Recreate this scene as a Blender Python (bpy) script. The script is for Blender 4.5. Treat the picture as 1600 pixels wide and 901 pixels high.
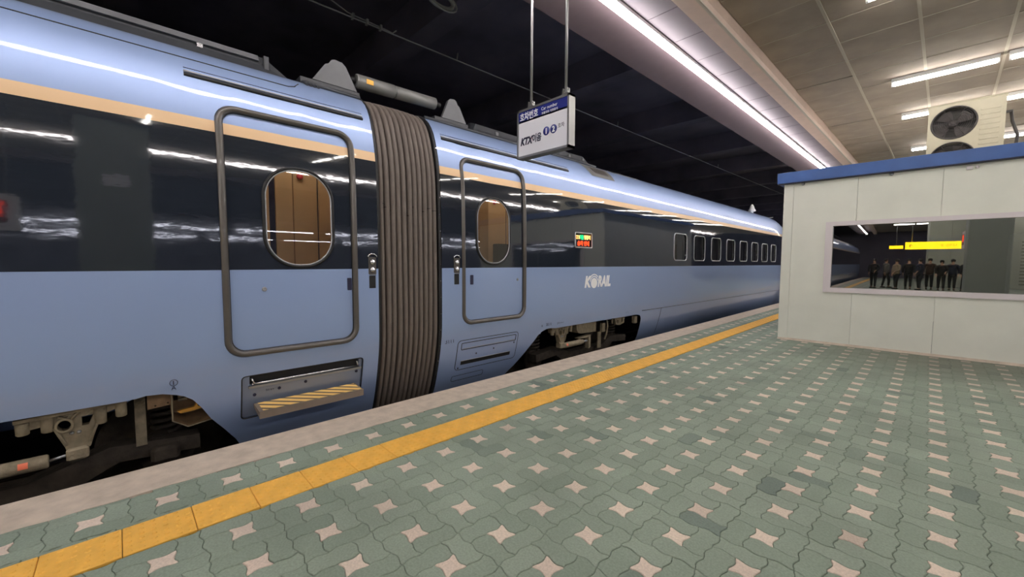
import bpy, bmesh, math, random
from mathutils import Vector, Matrix
from mathutils.geometry import delaunay_2d_cdt
import numpy as np
R_ = random.Random(7)
PI = math.pi
S = bpy.context.scene
for o in list(bpy.data.objects): bpy.data.objects.remove(o)
C = S.collection

# ------------------------------------------------------------------ camera
CAMZ = 1.476
cam = bpy.data.cameras.new('camera'); camo = bpy.data.objects.new('camera', cam); C.objects.link(camo)
F = 631.92
Rw = ((0.69662115, 0.04859357, -0.71579162), (0.71743081, -0.04236363, 0.69534046), (0.00346555, -0.99791983, -0.06437393))
# columns of Rw: image right, image down, forward (in world)
m = Matrix(((Rw[0][0], -Rw[0][1], -Rw[0][2], 0), (Rw[1][0], -Rw[1][1], -Rw[1][2], 0), (Rw[2][0], -Rw[2][1], -Rw[2][2], CAMZ), (0, 0, 0, 1)))
camo.matrix_world = m
cam.sensor_width = 36; cam.sensor_fit = 'HORIZONTAL'; cam.lens = 36 * F / 1600
cam.clip_start = .05; cam.clip_end = 300
S.camera = camo
# ------------------------------------------------------------------ world and exposure
w = bpy.data.worlds.new('station_dark'); S.world = w; w.use_nodes = True
w.node_tree.nodes['Background'].inputs[0].default_value = (.5, .52, .6, 1)
w.node_tree.nodes['Background'].inputs[1].default_value = .08
S.view_settings.view_transform = 'Standard'; S.view_settings.look = 'None'
S.view_settings.gamma = 1; S.view_settings.use_curve_mapping = False
S.view_settings.exposure = 1.4
STRIP_E, TUBE_E, FAR_E = 14.0, 12.0, 14.0
CEIL_ROT = -0.0188

def inv(px, py, x=None, y=None, z=None):     # photo pixel -> world point (used only while measuring placements)
    d = Vector(((px - 800), (py - 450.5), F))
    v = Vector([sum(Rw[i][k] * d[k] for k in range(3)) for i in range(3)])
    t = x / v.x if x is not None else (y / v.y if y is not None else (z - CAMZ) / v.z)
    return Vector((0, 0, CAMZ)) + v * t
def proj(p):
    q = Vector(p) - Vector((0, 0, CAMZ))
    c = [sum(Rw[i][k] * q[i] for i in range(3)) for k in range(3)]
    if c[2] < .05: return None
    return 800 + F * c[0] / c[2], 450.5 + F * c[1] / c[2], c[2]

# ------------------------------------------------------------------ materials
def lin(c):
    return tuple(((v / 255) / 12.92 if v / 255 <= .04045 else ((v / 255 + .055) / 1.055) ** 2.4) for v in c)
def mat(name, rgb, rough=.5, metal=0., coat=0., spec=.5, var=.0, vscale=6., bump=0., bscale=30., emit=None, es=0., coat_r=.03, srgb=True):
    mt = bpy.data.materials.new(name); mt.use_nodes = True
    nt = mt.node_tree; b = nt.nodes['Principled BSDF']
    c = lin(rgb) if srgb else rgb
    b.inputs['Base Color'].default_value = (*c, 1); b.inputs['Roughness'].default_value = rough
    b.inputs['Metallic'].default_value = metal; b.inputs['Coat Weight'].default_value = coat
    b.inputs['Coat Roughness'].default_value = coat_r; b.inputs['Specular IOR Level'].default_value = spec
    if emit:
        b.inputs['Emission Color'].default_value = (*lin(emit), 1); b.inputs['Emission Strength'].default_value = es
    if var or bump:
        tc = nt.nodes.new('ShaderNodeTexCoord')
    if var:
        n = nt.nodes.new('ShaderNodeTexNoise'); n.inputs['Scale'].default_value = vscale; n.inputs['Detail'].default_value = 6
        nt.links.new(tc.outputs['Object'], n.inputs['Vector'])
        r = nt.nodes.new('ShaderNodeMapRange'); r.inputs[1].default_value = .3; r.inputs[2].default_value = .7
        r.inputs[3].default_value = 1 - var; r.inputs[4].default_value = 1 + var
        nt.links.new(n.outputs[0], r.inputs[0])
        mx = nt.nodes.new('ShaderNodeVectorMath'); mx.operation = 'SCALE'; mx.inputs[0].default_value = c
        nt.links.new(r.outputs[0], mx.inputs['Scale']); nt.links.new(mx.outputs[0], b.inputs['Base Color'])
    if bump:
        n2 = nt.nodes.new('ShaderNodeTexNoise'); n2.inputs['Scale'].default_value = bscale; n2.inputs['Detail'].default_value = 4
        nt.links.new(tc.outputs['Object'], n2.inputs['Vector'])
        bp = nt.nodes.new('ShaderNodeBump'); bp.inputs['Strength'].default_value = bump; bp.inputs['Distance'].default_value = .02
        nt.links.new(n2.outputs[0], bp.inputs['Height']); nt.links.new(bp.outputs[0], b.inputs['Normal'])
    return mt
def N(nt, t, **kw):
    n = nt.nodes.new(t)
    for k, v in kw.items(): setattr(n, k, v)
    return n

def livery():
    mt = bpy.data.materials.new('train_livery'); mt.use_nodes = True; nt = mt.node_tree; b = nt.nodes['Principled BSDF']
    tc = N(nt, 'ShaderNodeTexCoord'); sx = N(nt, 'ShaderNodeSeparateXYZ'); nt.links.new(tc.outputs['Object'], sx.inputs[0])
    def gt(v):
        g = N(nt, 'ShaderNodeMath', operation='GREATER_THAN'); g.inputs[1].default_value = v
        nt.links.new(sx.outputs['Z'], g.inputs[0]); return g
    def mix(f, a, c2):
        x = N(nt, 'ShaderNodeMix', data_type='RGBA'); nt.links.new(f.outputs[0], x.inputs['Factor'])
        for i, v in ((6, a), (7, c2)):
            if isinstance(v, tuple): x.inputs[i].default_value = (*v, 1)
            else: nt.links.new(v, x.inputs[i])
        return x.outputs[2]
    blue = (.30, .40, .64); navy = (.017, .022, .032); tan = (.72, .50, .30)
    g1, g2, g3 = gt(1.405), gt(2.512), gt(2.604)
    col = mix(g3, mix(g2, mix(g1, blue, navy), tan), blue)
    nt.links.new(col, b.inputs['Base Color'])
    # the window band is smooth glass-like, the blue a metallic lacquer
    band = N(nt, 'ShaderNodeMath', operation='SUBTRACT'); nt.links.new(g1.outputs[0], band.inputs[0]); nt.links.new(g2.outputs[0], band.inputs[1])
    r = N(nt, 'ShaderNodeMapRange'); r.inputs[3].default_value = .42; r.inputs[4].default_value = .06
    nt.links.new(band.outputs[0], r.inputs[0]); nt.links.new(r.outputs[0], b.inputs['Roughness'])
    r2 = N(nt, 'ShaderNodeMapRange'); r2.inputs[3].default_value = .38; r2.inputs[4].default_value = 0
    nt.links.new(band.outputs[0], r2.inputs[0]); nt.links.new(r2.outputs[0], b.inputs['Metallic'])
    b.inputs['Coat Weight'].default_value = .75; b.inputs['Coat Roughness'].default_value = .03
    mp = N(nt, 'ShaderNodeMapping'); mp.inputs['Scale'].default_value = (1, 1, 2.2); nt.links.new(tc.outputs['Object'], mp.inputs[0])
    n = N(nt, 'ShaderNodeTexNoise'); n.inputs['Scale'].default_value = 3.2; n.inputs['Detail'].default_value = 3.5; n.inputs['Roughness'].default_value = .55
    nt.links.new(mp.outputs[0], n.inputs['Vector'])
    bp = N(nt, 'ShaderNodeBump'); bp.inputs['Strength'].default_value = .035; bp.inputs['Distance'].default_value = .02
    nt.links.new(n.outputs[0], bp.inputs['Height']); nt.links.new(bp.outputs[0], b.inputs['Normal']); nt.links.new(bp.outputs[0], b.inputs['Coat Normal'])
    return mt
def glass(name, tint, refl=1.0, rough=.0):
    mt = bpy.data.materials.new(name); mt.use_nodes = True; nt = mt.node_tree; nt.nodes.clear()
    out = N(nt, 'ShaderNodeOutputMaterial'); tr = N(nt, 'ShaderNodeBsdfTransparent'); tr.inputs[0].default_value = (*tint, 1)
    gl = N(nt, 'ShaderNodeBsdfGlossy'); gl.inputs['Roughness'].default_value = rough
    fr = N(nt, 'ShaderNodeFresnel'); fr.inputs[0].default_value = 1.5
    mu = N(nt, 'ShaderNodeMath', operation='MULTIPLY_ADD'); mu.inputs[1].default_value = refl; mu.inputs[2].default_value = .04 * refl; mu.use_clamp = True
    mx = N(nt, 'ShaderNodeMixShader')
    nt.links.new(fr.outputs[0], mu.inputs[0]); nt.links.new(mu.outputs[0], mx.inputs[0])
    nt.links.new(tr.outputs[0], mx.inputs[1]); nt.links.new(gl.outputs[0], mx.inputs[2]); nt.links.new(mx.outputs[0], out.inputs[0])
    return mt
def paver_mat(name, c1, c2, dark, rough=.75):
    mt = bpy.data.materials.new(name); mt.use_nodes = True; nt = mt.node_tree; b = nt.nodes['Principled BSDF']
    oi = N(nt, 'ShaderNodeObjectInfo'); ge = N(nt, 'ShaderNodeNewGeometry')
    ad = N(nt, 'ShaderNodeMath', operation='ADD'); nt.links.new(oi.outputs['Random'], ad.inputs[0]); nt.links.new(ge.outputs['Random Per Island'], ad.inputs[1])
    fr = N(nt, 'ShaderNodeMath', operation='FRACT'); nt.links.new(ad.outputs[0], fr.inputs[0])
    rp = N(nt, 'ShaderNodeValToRGB'); e = rp.color_ramp.elements
    e[0].position = 0; e[0].color = (*lin(dark), 1); e[1].position = 1; e[1].color = (*lin(c2), 1)
    k = e.new(.04); k.color = (*lin(c1), 1); k = e.new(.6); k.color = (*[(x + y) / 2 for x, y in zip(lin(c1), lin(c2))], 1)
    nt.links.new(fr.outputs[0], rp.inputs[0])
    n = N(nt, 'ShaderNodeTexNoise'); n.inputs['Scale'].default_value = 90; n.inputs['Detail'].default_value = 5
    nt.links.new(ge.outputs['Position'], n.inputs['Vector'])
    n3 = N(nt, 'ShaderNodeTexNoise'); n3.inputs['Scale'].default_value = 1.1; n3.inputs['Detail'].default_value = 5; nt.links.new(ge.outputs['Position'], n3.inputs['Vector'])
    mr = N(nt, 'ShaderNodeMapRange'); mr.inputs[1].default_value = .3; mr.inputs[2].default_value = .7; mr.inputs[3].default_value = .86; mr.inputs[4].default_value = 1.12
    nt.links.new(n.outputs[0], mr.inputs[0])
    mr3 = N(nt, 'ShaderNodeMapRange'); mr3.inputs[1].default_value = .35; mr3.inputs[2].default_value = .7; mr3.inputs[3].default_value = .85; mr3.inputs[4].default_value = 1.1
    nt.links.new(n3.outputs[0], mr3.inputs[0])
    ml = N(nt, 'ShaderNodeMath', operation='MULTIPLY'); nt.links.new(mr.outputs[0], ml.inputs[0]); nt.links.new(mr3.outputs[0], ml.inputs[1])
    sc = N(nt, 'ShaderNodeVectorMath', operation='SCALE'); nt.links.new(rp.outputs[0], sc.inputs[0]); nt.links.new(ml.outputs[0], sc.inputs['Scale'])
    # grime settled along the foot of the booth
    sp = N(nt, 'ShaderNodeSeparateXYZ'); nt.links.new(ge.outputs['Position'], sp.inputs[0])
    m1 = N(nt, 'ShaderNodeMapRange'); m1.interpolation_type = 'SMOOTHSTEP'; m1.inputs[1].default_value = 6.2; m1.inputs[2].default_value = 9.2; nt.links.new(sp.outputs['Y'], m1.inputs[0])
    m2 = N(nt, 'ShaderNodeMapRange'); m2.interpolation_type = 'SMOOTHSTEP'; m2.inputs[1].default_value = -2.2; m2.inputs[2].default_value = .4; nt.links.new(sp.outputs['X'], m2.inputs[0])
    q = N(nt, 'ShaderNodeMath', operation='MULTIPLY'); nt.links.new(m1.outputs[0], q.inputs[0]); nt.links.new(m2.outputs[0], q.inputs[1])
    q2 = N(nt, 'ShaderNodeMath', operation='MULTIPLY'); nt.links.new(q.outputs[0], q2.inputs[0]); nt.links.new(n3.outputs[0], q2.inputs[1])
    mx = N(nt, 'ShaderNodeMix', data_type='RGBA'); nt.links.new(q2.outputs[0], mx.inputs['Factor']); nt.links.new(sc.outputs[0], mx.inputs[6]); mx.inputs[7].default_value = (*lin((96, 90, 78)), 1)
    nt.links.new(mx.outputs[2], b.inputs['Base Color']); b.inputs['Roughness'].default_value = rough
    bp = N(nt, 'ShaderNodeBump'); bp.inputs['Strength'].default_value = .35; bp.inputs['Distance'].default_value = .004
    nt.links.new(n.outputs[0], bp.inputs['Height']); nt.links.new(bp.outputs[0], b.inputs['Normal'])
    return mt

M = {}
M['livery'] = livery()
M['green'] = paver_mat('green_paver', (132, 146, 131), (144, 157, 142), (112, 126, 117))
M['pink'] = paver_mat('pale_star_paver', (212, 194, 180), (222, 206, 190), (188, 172, 158))
M['mortar'] = mat('paver_joint_sand', (72, 76, 68), .95)
M['yellow'] = mat('yellow_tactile', (240, 184, 80), .6, var=.1, vscale=9, bump=.15, bscale=80)
M['coping'] = mat('coping_concrete', (194, 180, 164), .85, var=.14, vscale=9, bump=.3, bscale=45)
M['concrete'] = mat('dark_concrete', (70, 68, 66), .9, var=.2, vscale=3)
M['ballast'] = mat('track_ballast', (38, 34, 30), .95, var=.4, vscale=20, bump=1, bscale=14)
M['rail'] = mat('rail_steel', (90, 80, 72), .4, 1)
M['bellows'] = mat('bellows_rubber', (104, 95, 88), .62, var=.08, vscale=12)
M['black'] = mat('black_rubber', (20, 20, 22), .5)
M['seal'] = mat('door_seal_rubber', (84, 79, 74), .3, var=.08, coat=.4)
M['roofgrey'] = mat('roof_grey_paint', (98, 99, 102), .55, var=.12, vscale=5)
M['roofdark'] = mat('roof_dark_sheet', (52, 54, 58), .5, var=.15, vscale=6)
M['damper'] = mat('damper_grey', (120, 120, 118), .45, .3)
M['cast'] = mat('bogie_cast_iron', (128, 118, 98), .75, var=.25, vscale=14, bump=.4)
M['grime'] = mat('bogie_grime', (62, 55, 48), .85, var=.35, vscale=10, bump=.5)
M['chrome'] = mat('bright_steel', (200, 200, 204), .22, 1)
M['steel'] = mat('brushed_steel', (160, 162, 165), .35, .9)
M['treadgrey'] = mat('tread_worn_metal', (128, 116, 104), .5, .3, var=.1)
M['bluegrey'] = mat('step_panel_paint', (140, 152, 176), .4, .3, coat=.3)
M['tan'] = mat('vestibule_laminate', (214, 180, 140), .5, var=.05, vscale=4)
M['tan2'] = mat('vestibule_laminate_dark', (160, 128, 92), .5, var=.05)
M['white'] = mat('white_enamel', (240, 240, 242), .4)
M['signface'] = mat('sign_white_face', (226, 227, 236), .35)
M['navy'] = mat('sign_navy_print', (32, 42, 128), .4)
M['ink'] = mat('print_dark_navy', (30, 30, 60), .5)
M['red'] = mat('print_red', (190, 40, 60), .5)
M['signframe'] = mat('sign_aluminium', (160, 160, 160), .35, .8)
M['booth'] = mat('booth_panel_cream', (226, 227, 216), .5, var=.035, vscale=2.5, bump=.05, bscale=10)
M['boothtrim'] = mat('booth_trim_white', (218, 210, 212), .4)
M['blueband'] = mat('booth_blue_fascia', (52, 92, 160), .42, var=.1, vscale=4)
M['ac'] = mat('condenser_cream', (180, 173, 152), .5, var=.05)
M['acdark'] = mat('condenser_grille_dark', (58, 54, 54), .5)
M['acblade'] = mat('condenser_blade', (84, 78, 78), .5)
M['tile'] = mat('ceiling_tile_stained', (162, 148, 136), .8, var=.17, vscale=1.7, bump=.3, bscale=5)
M['tilegrid'] = mat('ceiling_joint_strip', (190, 180, 166), .7)
M['beam'] = mat('ceiling_beam_beige', (205, 180, 166), .6, var=.05)
M['soffit'] = mat('soffit_panel_mauve', (88, 78, 87), .6, var=.06, vscale=3)
M['fascia'] = mat('canopy_fascia_mauve', (98, 84, 88), .65, var=.05)
M['hall'] = mat('hall_dark', (128, 122, 138), .9, var=.3, vscale=.6)
M['wire'] = mat('wire_metal', (176, 176, 180), .5, .2)
M['strip'] = mat('strip_lamp_lit', (255, 255, 255), .5, emit=(255, 248, 246), es=STRIP_E)
M['tube'] = mat('tube_lamp_lit', (255, 255, 255), .5, emit=(255, 250, 240), es=TUBE_E)
M['farlamp'] = mat('far_lamp_lit', (255, 255, 255), .5, emit=(238, 240, 255), es=FAR_E)
M['coachfill'] = mat('coach_fill_lit', (255, 250, 240), .5, emit=(255, 248, 235), es=2.5)  # weak glow for the added lamps inside the coach
M['warm'] = mat('vestibule_lamp_lit', (255, 230, 190), .5, emit=(255, 240, 215), es=3.5)
M['glass'] = glass('door_glass', (.86, .86, .84), 1.0)
M['wglass'] = glass('coach_window_glass', (.5, .52, .54), 1.0)
M['bglass'] = glass('booth_window_glass', (.5, .53, .5), 5.0)
M['curtain'] = mat('coach_curtain', (150, 150, 150), .8)
M['interior'] = mat('coach_interior_dark', (50, 46, 42), .8)
M['silver'] = mat('window_rim_silver', (176, 178, 182), .35, .6)
M['column'] = mat('column_cladding', (150, 156, 146), .5, var=.06, vscale=2)
M['wallpale'] = mat('waiting_wall_pale', (176, 180, 164), .6, var=.06, vscale=2)
M['yellowsign'] = mat('yellow_sign_lit', (250, 205, 30), .4, emit=(255, 205, 20), es=1.6)
M['ledred'] = mat('led_red', (255, 60, 30), .5, emit=(255, 60, 20), es=1.4)
M['ledgreen'] = mat('led_green', (30, 220, 130), .5, emit=(20, 200, 120), es=.9)
M['ledamber'] = mat('led_amber', (255, 190, 90), .5, emit=(255, 180, 100), es=1.3)
M['orange'] = mat('orange_reflector', (226, 116, 84), .5)
M['lever'] = mat('yellow_lever', (206, 150, 60), .45, .2)
M['brownplate'] = mat('rusty_plate', (122, 98, 72), .7, var=.3, vscale=12)
def stripes():
    mt = bpy.data.materials.new('step_hazard_stripes'); mt.use_nodes = True; nt = mt.node_tree; b = nt.nodes['Principled BSDF']
    tc = N(nt, 'ShaderNodeTexCoord'); sx = N(nt, 'ShaderNodeSeparateXYZ'); nt.links.new(tc.outputs['Object'], sx.inputs[0])
    a = N(nt, 'ShaderNodeMath', operation='MULTIPLY_ADD'); nt.links.new(sx.outputs['X'], a.inputs[0]); a.inputs[1].default_value = -1.25; nt.links.new(sx.outputs['Y'], a.inputs[2])
    f = N(nt, 'ShaderNodeMath', operation='MULTIPLY'); nt.links.new(a.outputs[0], f.inputs[0]); f.inputs[1].default_value = 8.2
    g = N(nt, 'ShaderNodeMath', operation='FRACT'); nt.links.new(f.outputs[0], g.inputs[0])
    h = N(nt, 'ShaderNodeMath', operation='GREATER_THAN'); nt.links.new(g.outputs[0], h.inputs[0]); h.inputs[1].default_value = .36
    x = N(nt, 'ShaderNodeMix', data_type='RGBA'); nt.links.new(h.outputs[0], x.inputs['Factor'])
    x.inputs[6].default_value = (*lin((96, 84, 74)), 1); x.inputs[7].default_value = (*lin((238, 196, 116)), 1)
    nt.links.new(x.outputs[2], b.inputs['Base Color']); b.inputs['Roughness'].default_value = .6
    return mt
M['stripes'] = stripes()
def farpaver():
    mt = bpy.data.materials.new('distant_paving'); mt.use_nodes = True; nt = mt.node_tree; b = nt.nodes['Principled BSDF']
    tc = N(nt, 'ShaderNodeTexCoord'); sx = N(nt, 'ShaderNodeSeparateXYZ'); nt.links.new(tc.outputs['Object'], sx.inputs[0])
    outs = []
    for ax, ph in (('X', 1.557), ('Y', -1.436)):
        a = N(nt, 'ShaderNodeMath', operation='ADD'); nt.links.new(sx.outputs[ax], a.inputs[0]); a.inputs[1].default_value = ph + 33.55 * 2
        d = N(nt, 'ShaderNodeMath', operation='DIVIDE'); nt.links.new(a.outputs[0], d.inputs[0]); d.inputs[1].default_value = .3355
        p = N(nt, 'ShaderNodeMath', operation='PINGPONG'); nt.links.new(d.outputs[0], p.inputs[0]); p.inputs[1].default_value = .5
        l = N(nt, 'ShaderNodeMath', operation='LESS_THAN'); nt.links.new(p.outputs[0], l.inputs[0]); l.inputs[1].default_value = .155
        outs.append(l)
    mm = N(nt, 'ShaderNodeMath', operation='MULTIPLY'); nt.links.new(outs[0].outputs[0], mm.inputs[0]); nt.links.new(outs[1].outputs[0], mm.inputs[1])
    x = N(nt, 'ShaderNodeMix', data_type='RGBA'); nt.links.new(mm.outputs[0], x.inputs['Factor'])
    x.inputs[6].default_value = (*lin((136, 150, 136)), 1); x.inputs[7].default_value = (*lin((214, 198, 184)), 1)
    nt.links.new(x.outputs[2], b.inputs['Base Color']); b.inputs['Roughness'].default_value = .75
    return mt
M['farpave'] = farpaver()

# ------------------------------------------------------------------ builders
class MB:
    def __init__(s): s.v = []; s.f = []; s.n = None; s.sm = set()
    def add(s, vs, fs, smooth=False):
        b = len(s.v); s.v += [tuple(v) for v in vs]
        for f in fs:
            if smooth: s.sm.add(len(s.f))
            s.f.append(tuple(i + b for i in f))
        return s
    def box(s, x0, x1, y0, y1, z0, z1):
        return s.add([(x, y, z) for x in (x0, x1) for y in (y0, y1) for z in (z0, z1)],
                     [(0, 1, 3, 2), (4, 6, 7, 5), (0, 4, 5, 1), (2, 3, 7, 6), (0, 2, 6, 4), (1, 5, 7, 3)])
    def cbox(s, x0, x1, y0, y1, z0, z1, c=.006):   # box with chamfered top and vertical edges (axis z)
        def ring(z, i): return [(x0 + i + c, y0 + i, z), (x1 - i - c, y0 + i, z), (x1 - i, y0 + i + c, z), (x1 - i, y1 - i - c, z), (x1 - i - c, y1 - i, z), (x0 + i + c, y1 - i, z), (x0 + i, y1 - i - c, z), (x0 + i, y0 + i + c, z)]
        vs = ring(z0, c) + ring(z0 + c, 0) + ring(z1 - c, 0) + ring(z1, c)
        fs = [tuple(reversed(range(8))), tuple(range(24, 32))]
        for k in range(3):
            for i in range(8): j = (i + 1) % 8; fs.append((k * 8 + i, k * 8 + j, k * 8 + 8 + j, k * 8 + 8 + i))
        return s.add(vs, fs)
    def tube(s, pts, r, n=10, closed=False, caps=True, rb=None, up=None):
        pts = [Vector(p) for p in pts]; L = len(pts); rr = r if hasattr(r, '__len__') else [r] * L
        vs = []; prev = None
        for i, p in enumerate(pts):
            if closed: t = (pts[(i + 1) % L] - pts[i - 1])
            else: t = pts[min(i + 1, L - 1)] - pts[max(i - 1, 0)]
            t.normalize()
            if up is not None: a = Vector(up)
            elif prev is not None: a = prev
            else: a = Vector((0, 0, 1)) if abs(t.z) < .9 else Vector((1, 0, 0))
            a = (a - t * a.dot(t)).normalized(); prev = a; b = t.cross(a)
            for k in range(n):
                an = 2 * PI * k / n
                vs.append(p + a * math.cos(an) * rr[i] + b * math.sin(an) * (rb if rb else rr[i]))
        fs = []
        for i in range(L if closed else L - 1):
            j = (i + 1) % L
            for k in range(n): q = (k + 1) % n; fs.append((i * n + k, i * n + q, j * n + q, j * n + k))
        s.add(vs, fs, True)
        if not closed and caps:
            b0 = len(s.v) - L * n
            s.f.append(tuple(b0 + k for k in reversed(range(n)))); s.f.append(tuple(b0 + (L - 1) * n + k for k in range(n)))
        return s
    def cyl(s, p0, p1, r, n=16): return s.tube([p0, p1], r, n)
    def lathe(s, prof, n=20, o=(0, 0, 0), ax='z'):   # prof (r, h)
        vs = []
        for r, h in prof:
            for k in range(n):
                a = 2 * PI * k / n; c, d = r * math.cos(a), r * math.sin(a)
                v = {'z': (c, d, h), 'x': (h, c, d), 'y': (d, h, c)}[ax]
                vs.append((v[0] + o[0], v[1] + o[1], v[2] + o[2]))
        fs = [(i * n + k, i * n + (k + 1) % n, (i + 1) * n + (k + 1) % n, (i + 1) * n + k) for i in range(len(prof) - 1) for k in range(n)]
        s.add(vs, fs, True)
        b0 = len(s.v) - len(vs)
        s.f.append(tuple(b0 + k for k in reversed(range(n)))); s.f.append(tuple(b0 + (len(prof) - 1) * n + k for k in range(n)))
        return s
    def prism(s, poly, d0, d1, ax='x'):        # poly in the plane perpendicular to ax
        def m3(p, d): return {'x': (d, p[0], p[1]), 'y': (p[0], d, p[1]), 'z': (p[0], p[1], d)}[ax]
        n = len(poly)
        return s.add([m3(p, d0) for p in poly] + [m3(p, d1) for p in poly],
                     [tuple(reversed(range(n))), tuple(range(n, 2 * n))] + [(i, (i + 1) % n, n + (i + 1) % n, n + i) for i in range(n)])
    def plate(s, outline, holes, d0, d1, ax='x'):      # solid plate with holes
        def m3(p, d): return {'x': (d, p[0], p[1]), 'y': (p[0], d, p[1]), 'z': (p[0], p[1], d)}[ax]
        P, T = tri2d(outline, holes, [])
        n = len(P); s.add([m3(p, d0) for p in P] + [m3(p, d1) for p in P], [tuple(reversed(t)) for t in T] + [tuple(i + n for i in t) for t in T])
        for lp in [outline] + holes:
            k = len(lp); s.add([m3(p, d0) for p in lp] + [m3(p, d1) for p in lp], [(i, (i + 1) % k, k + (i + 1) % k, k + i) for i in range(k)])
        return s
    def build(s, name, material, parent=None, fix=True):
        me = bpy.data.meshes.new(name); me.from_pydata(s.v, [], s.f); me.validate()
        if fix and s.n is None:
            b = bmesh.new(); b.from_mesh(me); bmesh.ops.recalc_face_normals(b, faces=b.faces); b.to_mesh(me); b.free()
        if s.n is not None:
            me.polygons.foreach_set('use_smooth', [True] * len(me.polygons)); me.normals_split_custom_set_from_vertices([tuple(x) for x in s.n])
        elif s.sm:
            me.polygons.foreach_set('use_smooth', [i in s.sm for i in range(len(me.polygons))])
        me.materials.append(M[material] if isinstance(material, str) else material)
        return link(name, me, parent)
def link(name, me, parent=None):
    o = bpy.data.objects.new(name, me); C.objects.link(o)
    if parent is not None:
        o.parent = parent; o.matrix_parent_inverse = world_of(parent).inverted()
    return o
WM = {}
def world_of(o):
    mtx = Matrix.LocRotScale(o.location, o.rotation_euler, o.scale)
    if o.parent is not None: mtx = world_of(o.parent) @ o.matrix_parent_inverse @ mtx
    return mtx
def tag(o, label=None, cat=None, group=None, kind=None):
    if label: o['label'] = label
    if cat: o['category'] = cat
    if group: o['group'] = group
    if kind: o['kind'] = kind
    return o
def empty(name, loc, label=None, cat=None, group=None, rz=0):
    o = bpy.data.objects.new(name, None); C.objects.link(o); o.location = loc; o.rotation_euler = (0, 0, rz); o.empty_display_size = .1
    return tag(o, label, cat, group)
def inpoly(P, poly):
    P = np.asarray(P, float).reshape(-1, 2); q = np.asarray(poly, float); r = np.zeros(len(P), bool)
    x, y = P[:, 0], P[:, 1]; n = len(q)
    for i in range(n):
        x0, y0 = q[i]; x1, y1 = q[(i + 1) % n]
        if y0 == y1: continue
        c = ((y0 > y) != (y1 > y)) & (x < (x1 - x0) * (y - y0) / (y1 - y0) + x0); r ^= c
    return r
def tri2d(outline, holes, pts):
    vs = []; es = []
    for lp in [outline] + holes:
        b = len(vs); vs += [Vector(p) for p in lp]; es += [(b + i, b + (i + 1) % len(lp)) for i in range(len(lp))]
    vs += [Vector(p) for p in pts]
    V, _, T, *_r = delaunay_2d_cdt(vs, es, [], 0, 1e-6)
    V = np.array([(v[0], v[1]) for v in V]); T = [t for t in T if len(t) == 3]
    cen = np.array([V[list(t)].mean(0) for t in T]); ok = inpoly(cen, outline)
    for h in holes: ok &= ~inpoly(cen, h)
    return [tuple(v) for v in V], [tuple(t) for t, k in zip(T, ok) if k]
def rrect(y0, y1, z0, z1, r, n=7):
    out = []
    for cy, cz, a0 in ((y1 - r, z1 - r, 0), (y0 + r, z1 - r, 90), (y0 + r, z0 + r, 180), (y1 - r, z0 + r, 270)):
        for k in range(n + 1):
            a = math.radians(a0 + 90 * k / n); out.append((cy + r * math.cos(a), cz + r * math.sin(a)))
    return out
def text_mesh(name, body, size, material, parent, M4, extrude=.0015, shear=0., bold=0., align='LEFT', sx=1.):
    cu = bpy.data.curves.new(name, 'FONT'); cu.body = body; cu.size = size; cu.extrude = extrude; cu.shear = shear; cu.offset = bold
    cu.align_x = align; cu.resolution_u = 3
    t = bpy.data.objects.new('tmp', cu); C.objects.link(t)
    dg = bpy.context.evaluated_depsgraph_get(); me = bpy.data.meshes.new_from_object(t.evaluated_get(dg))
    bpy.data.objects.remove(t); bpy.data.curves.remove(cu)
    me.transform(M4 @ Matrix.Diagonal((sx, 1, 1, 1))); me.materials.clear(); me.materials.append(M[material]); me.name = name
    return link(name, me, parent)
def on_side(y, z, x=-4.012):      # text on the train side, facing +X
    return Matrix(((0, 0, 1, x), (1, 0, 0, y), (0, 1, 0, z), (0, 0, 0, 1)))
def on_front(x, z, y):            # text facing -Y
    return Matrix(((1, 0, 0, x), (0, 0, -1, y), (0, 1, 0, z), (0, 0, 0, 1)))

# ------------------------------------------------------------------ setting: floor
P_ = .3355; U = P_ / 3; SX, SY = -1.557, 1.436
EDGE = -3.84; COPE = -3.43; Y0T, Y1T = -3.03, -2.735
floor = MB().box(COPE - .02, 8.2, -40, 40, -.5, -.014).build('floor', 'mortar'); tag(floor, kind='structure')
# distant paving flush with the pavers, out of the lens' reach or too far to tell pieces apart
BX1, BY0, BY1 = 2.7, -.9, 9.6
ff_ = MB()
for x0, x1, y0, y1 in ((COPE, Y0T, -40, BY0), (Y1T, 8.2, -40, BY0), (COPE, Y0T, 19.6, 40), (Y1T, 8.2, 19.6, 40), (-2.0, 8.2, BY1, 19.6), (BX1, 8.2, BY0, BY1)):
    ff_.box(x0, x1, y0, y1, -.0139, -.001)
far = ff_.build('distant_paving', 'farpave', floor); far['kind'] = 'stuff'
AMP = .0105
def edge_pts(p, q, sgn):     # wavy unit edge from p to q, bulging by sgn along the left normal
    p, q = Vector(p), Vector(q); t = q - p; nn = Vector((-t.y, t.x)).normalized()
    return [p + t * u + nn * (sgn * AMP * h + .0035 * math.sin(2 * PI * u)) for u, h in ((0, 0), (.13, .04), (.27, .62), (.42, .97), (.58, .97), (.73, .62), (.87, .04))]
def unit_sign(i, j, horiz):       # lattice edge (i,j)->(+1) ; star square is cell (0,0)
    # sign is given along +x (horiz) or +y (vertical) travel, left normal = +y or -x
    a, b = i % 3, j % 3
    if horiz:
        if b == 0: return 1 if a == 0 else -1     # bottom side of the star bulges in (+y)
        if b == 1: return -1 if a == 0 else 1     # top side bulges in (-y)
        return 1 if a == 1 else -1
    if a == 0: return -1 if b == 0 else 1         # left side bulges in (+x)
    if a == 1: return 1 if b == 0 else -1
    return -1 if b == 1 else 1
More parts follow.
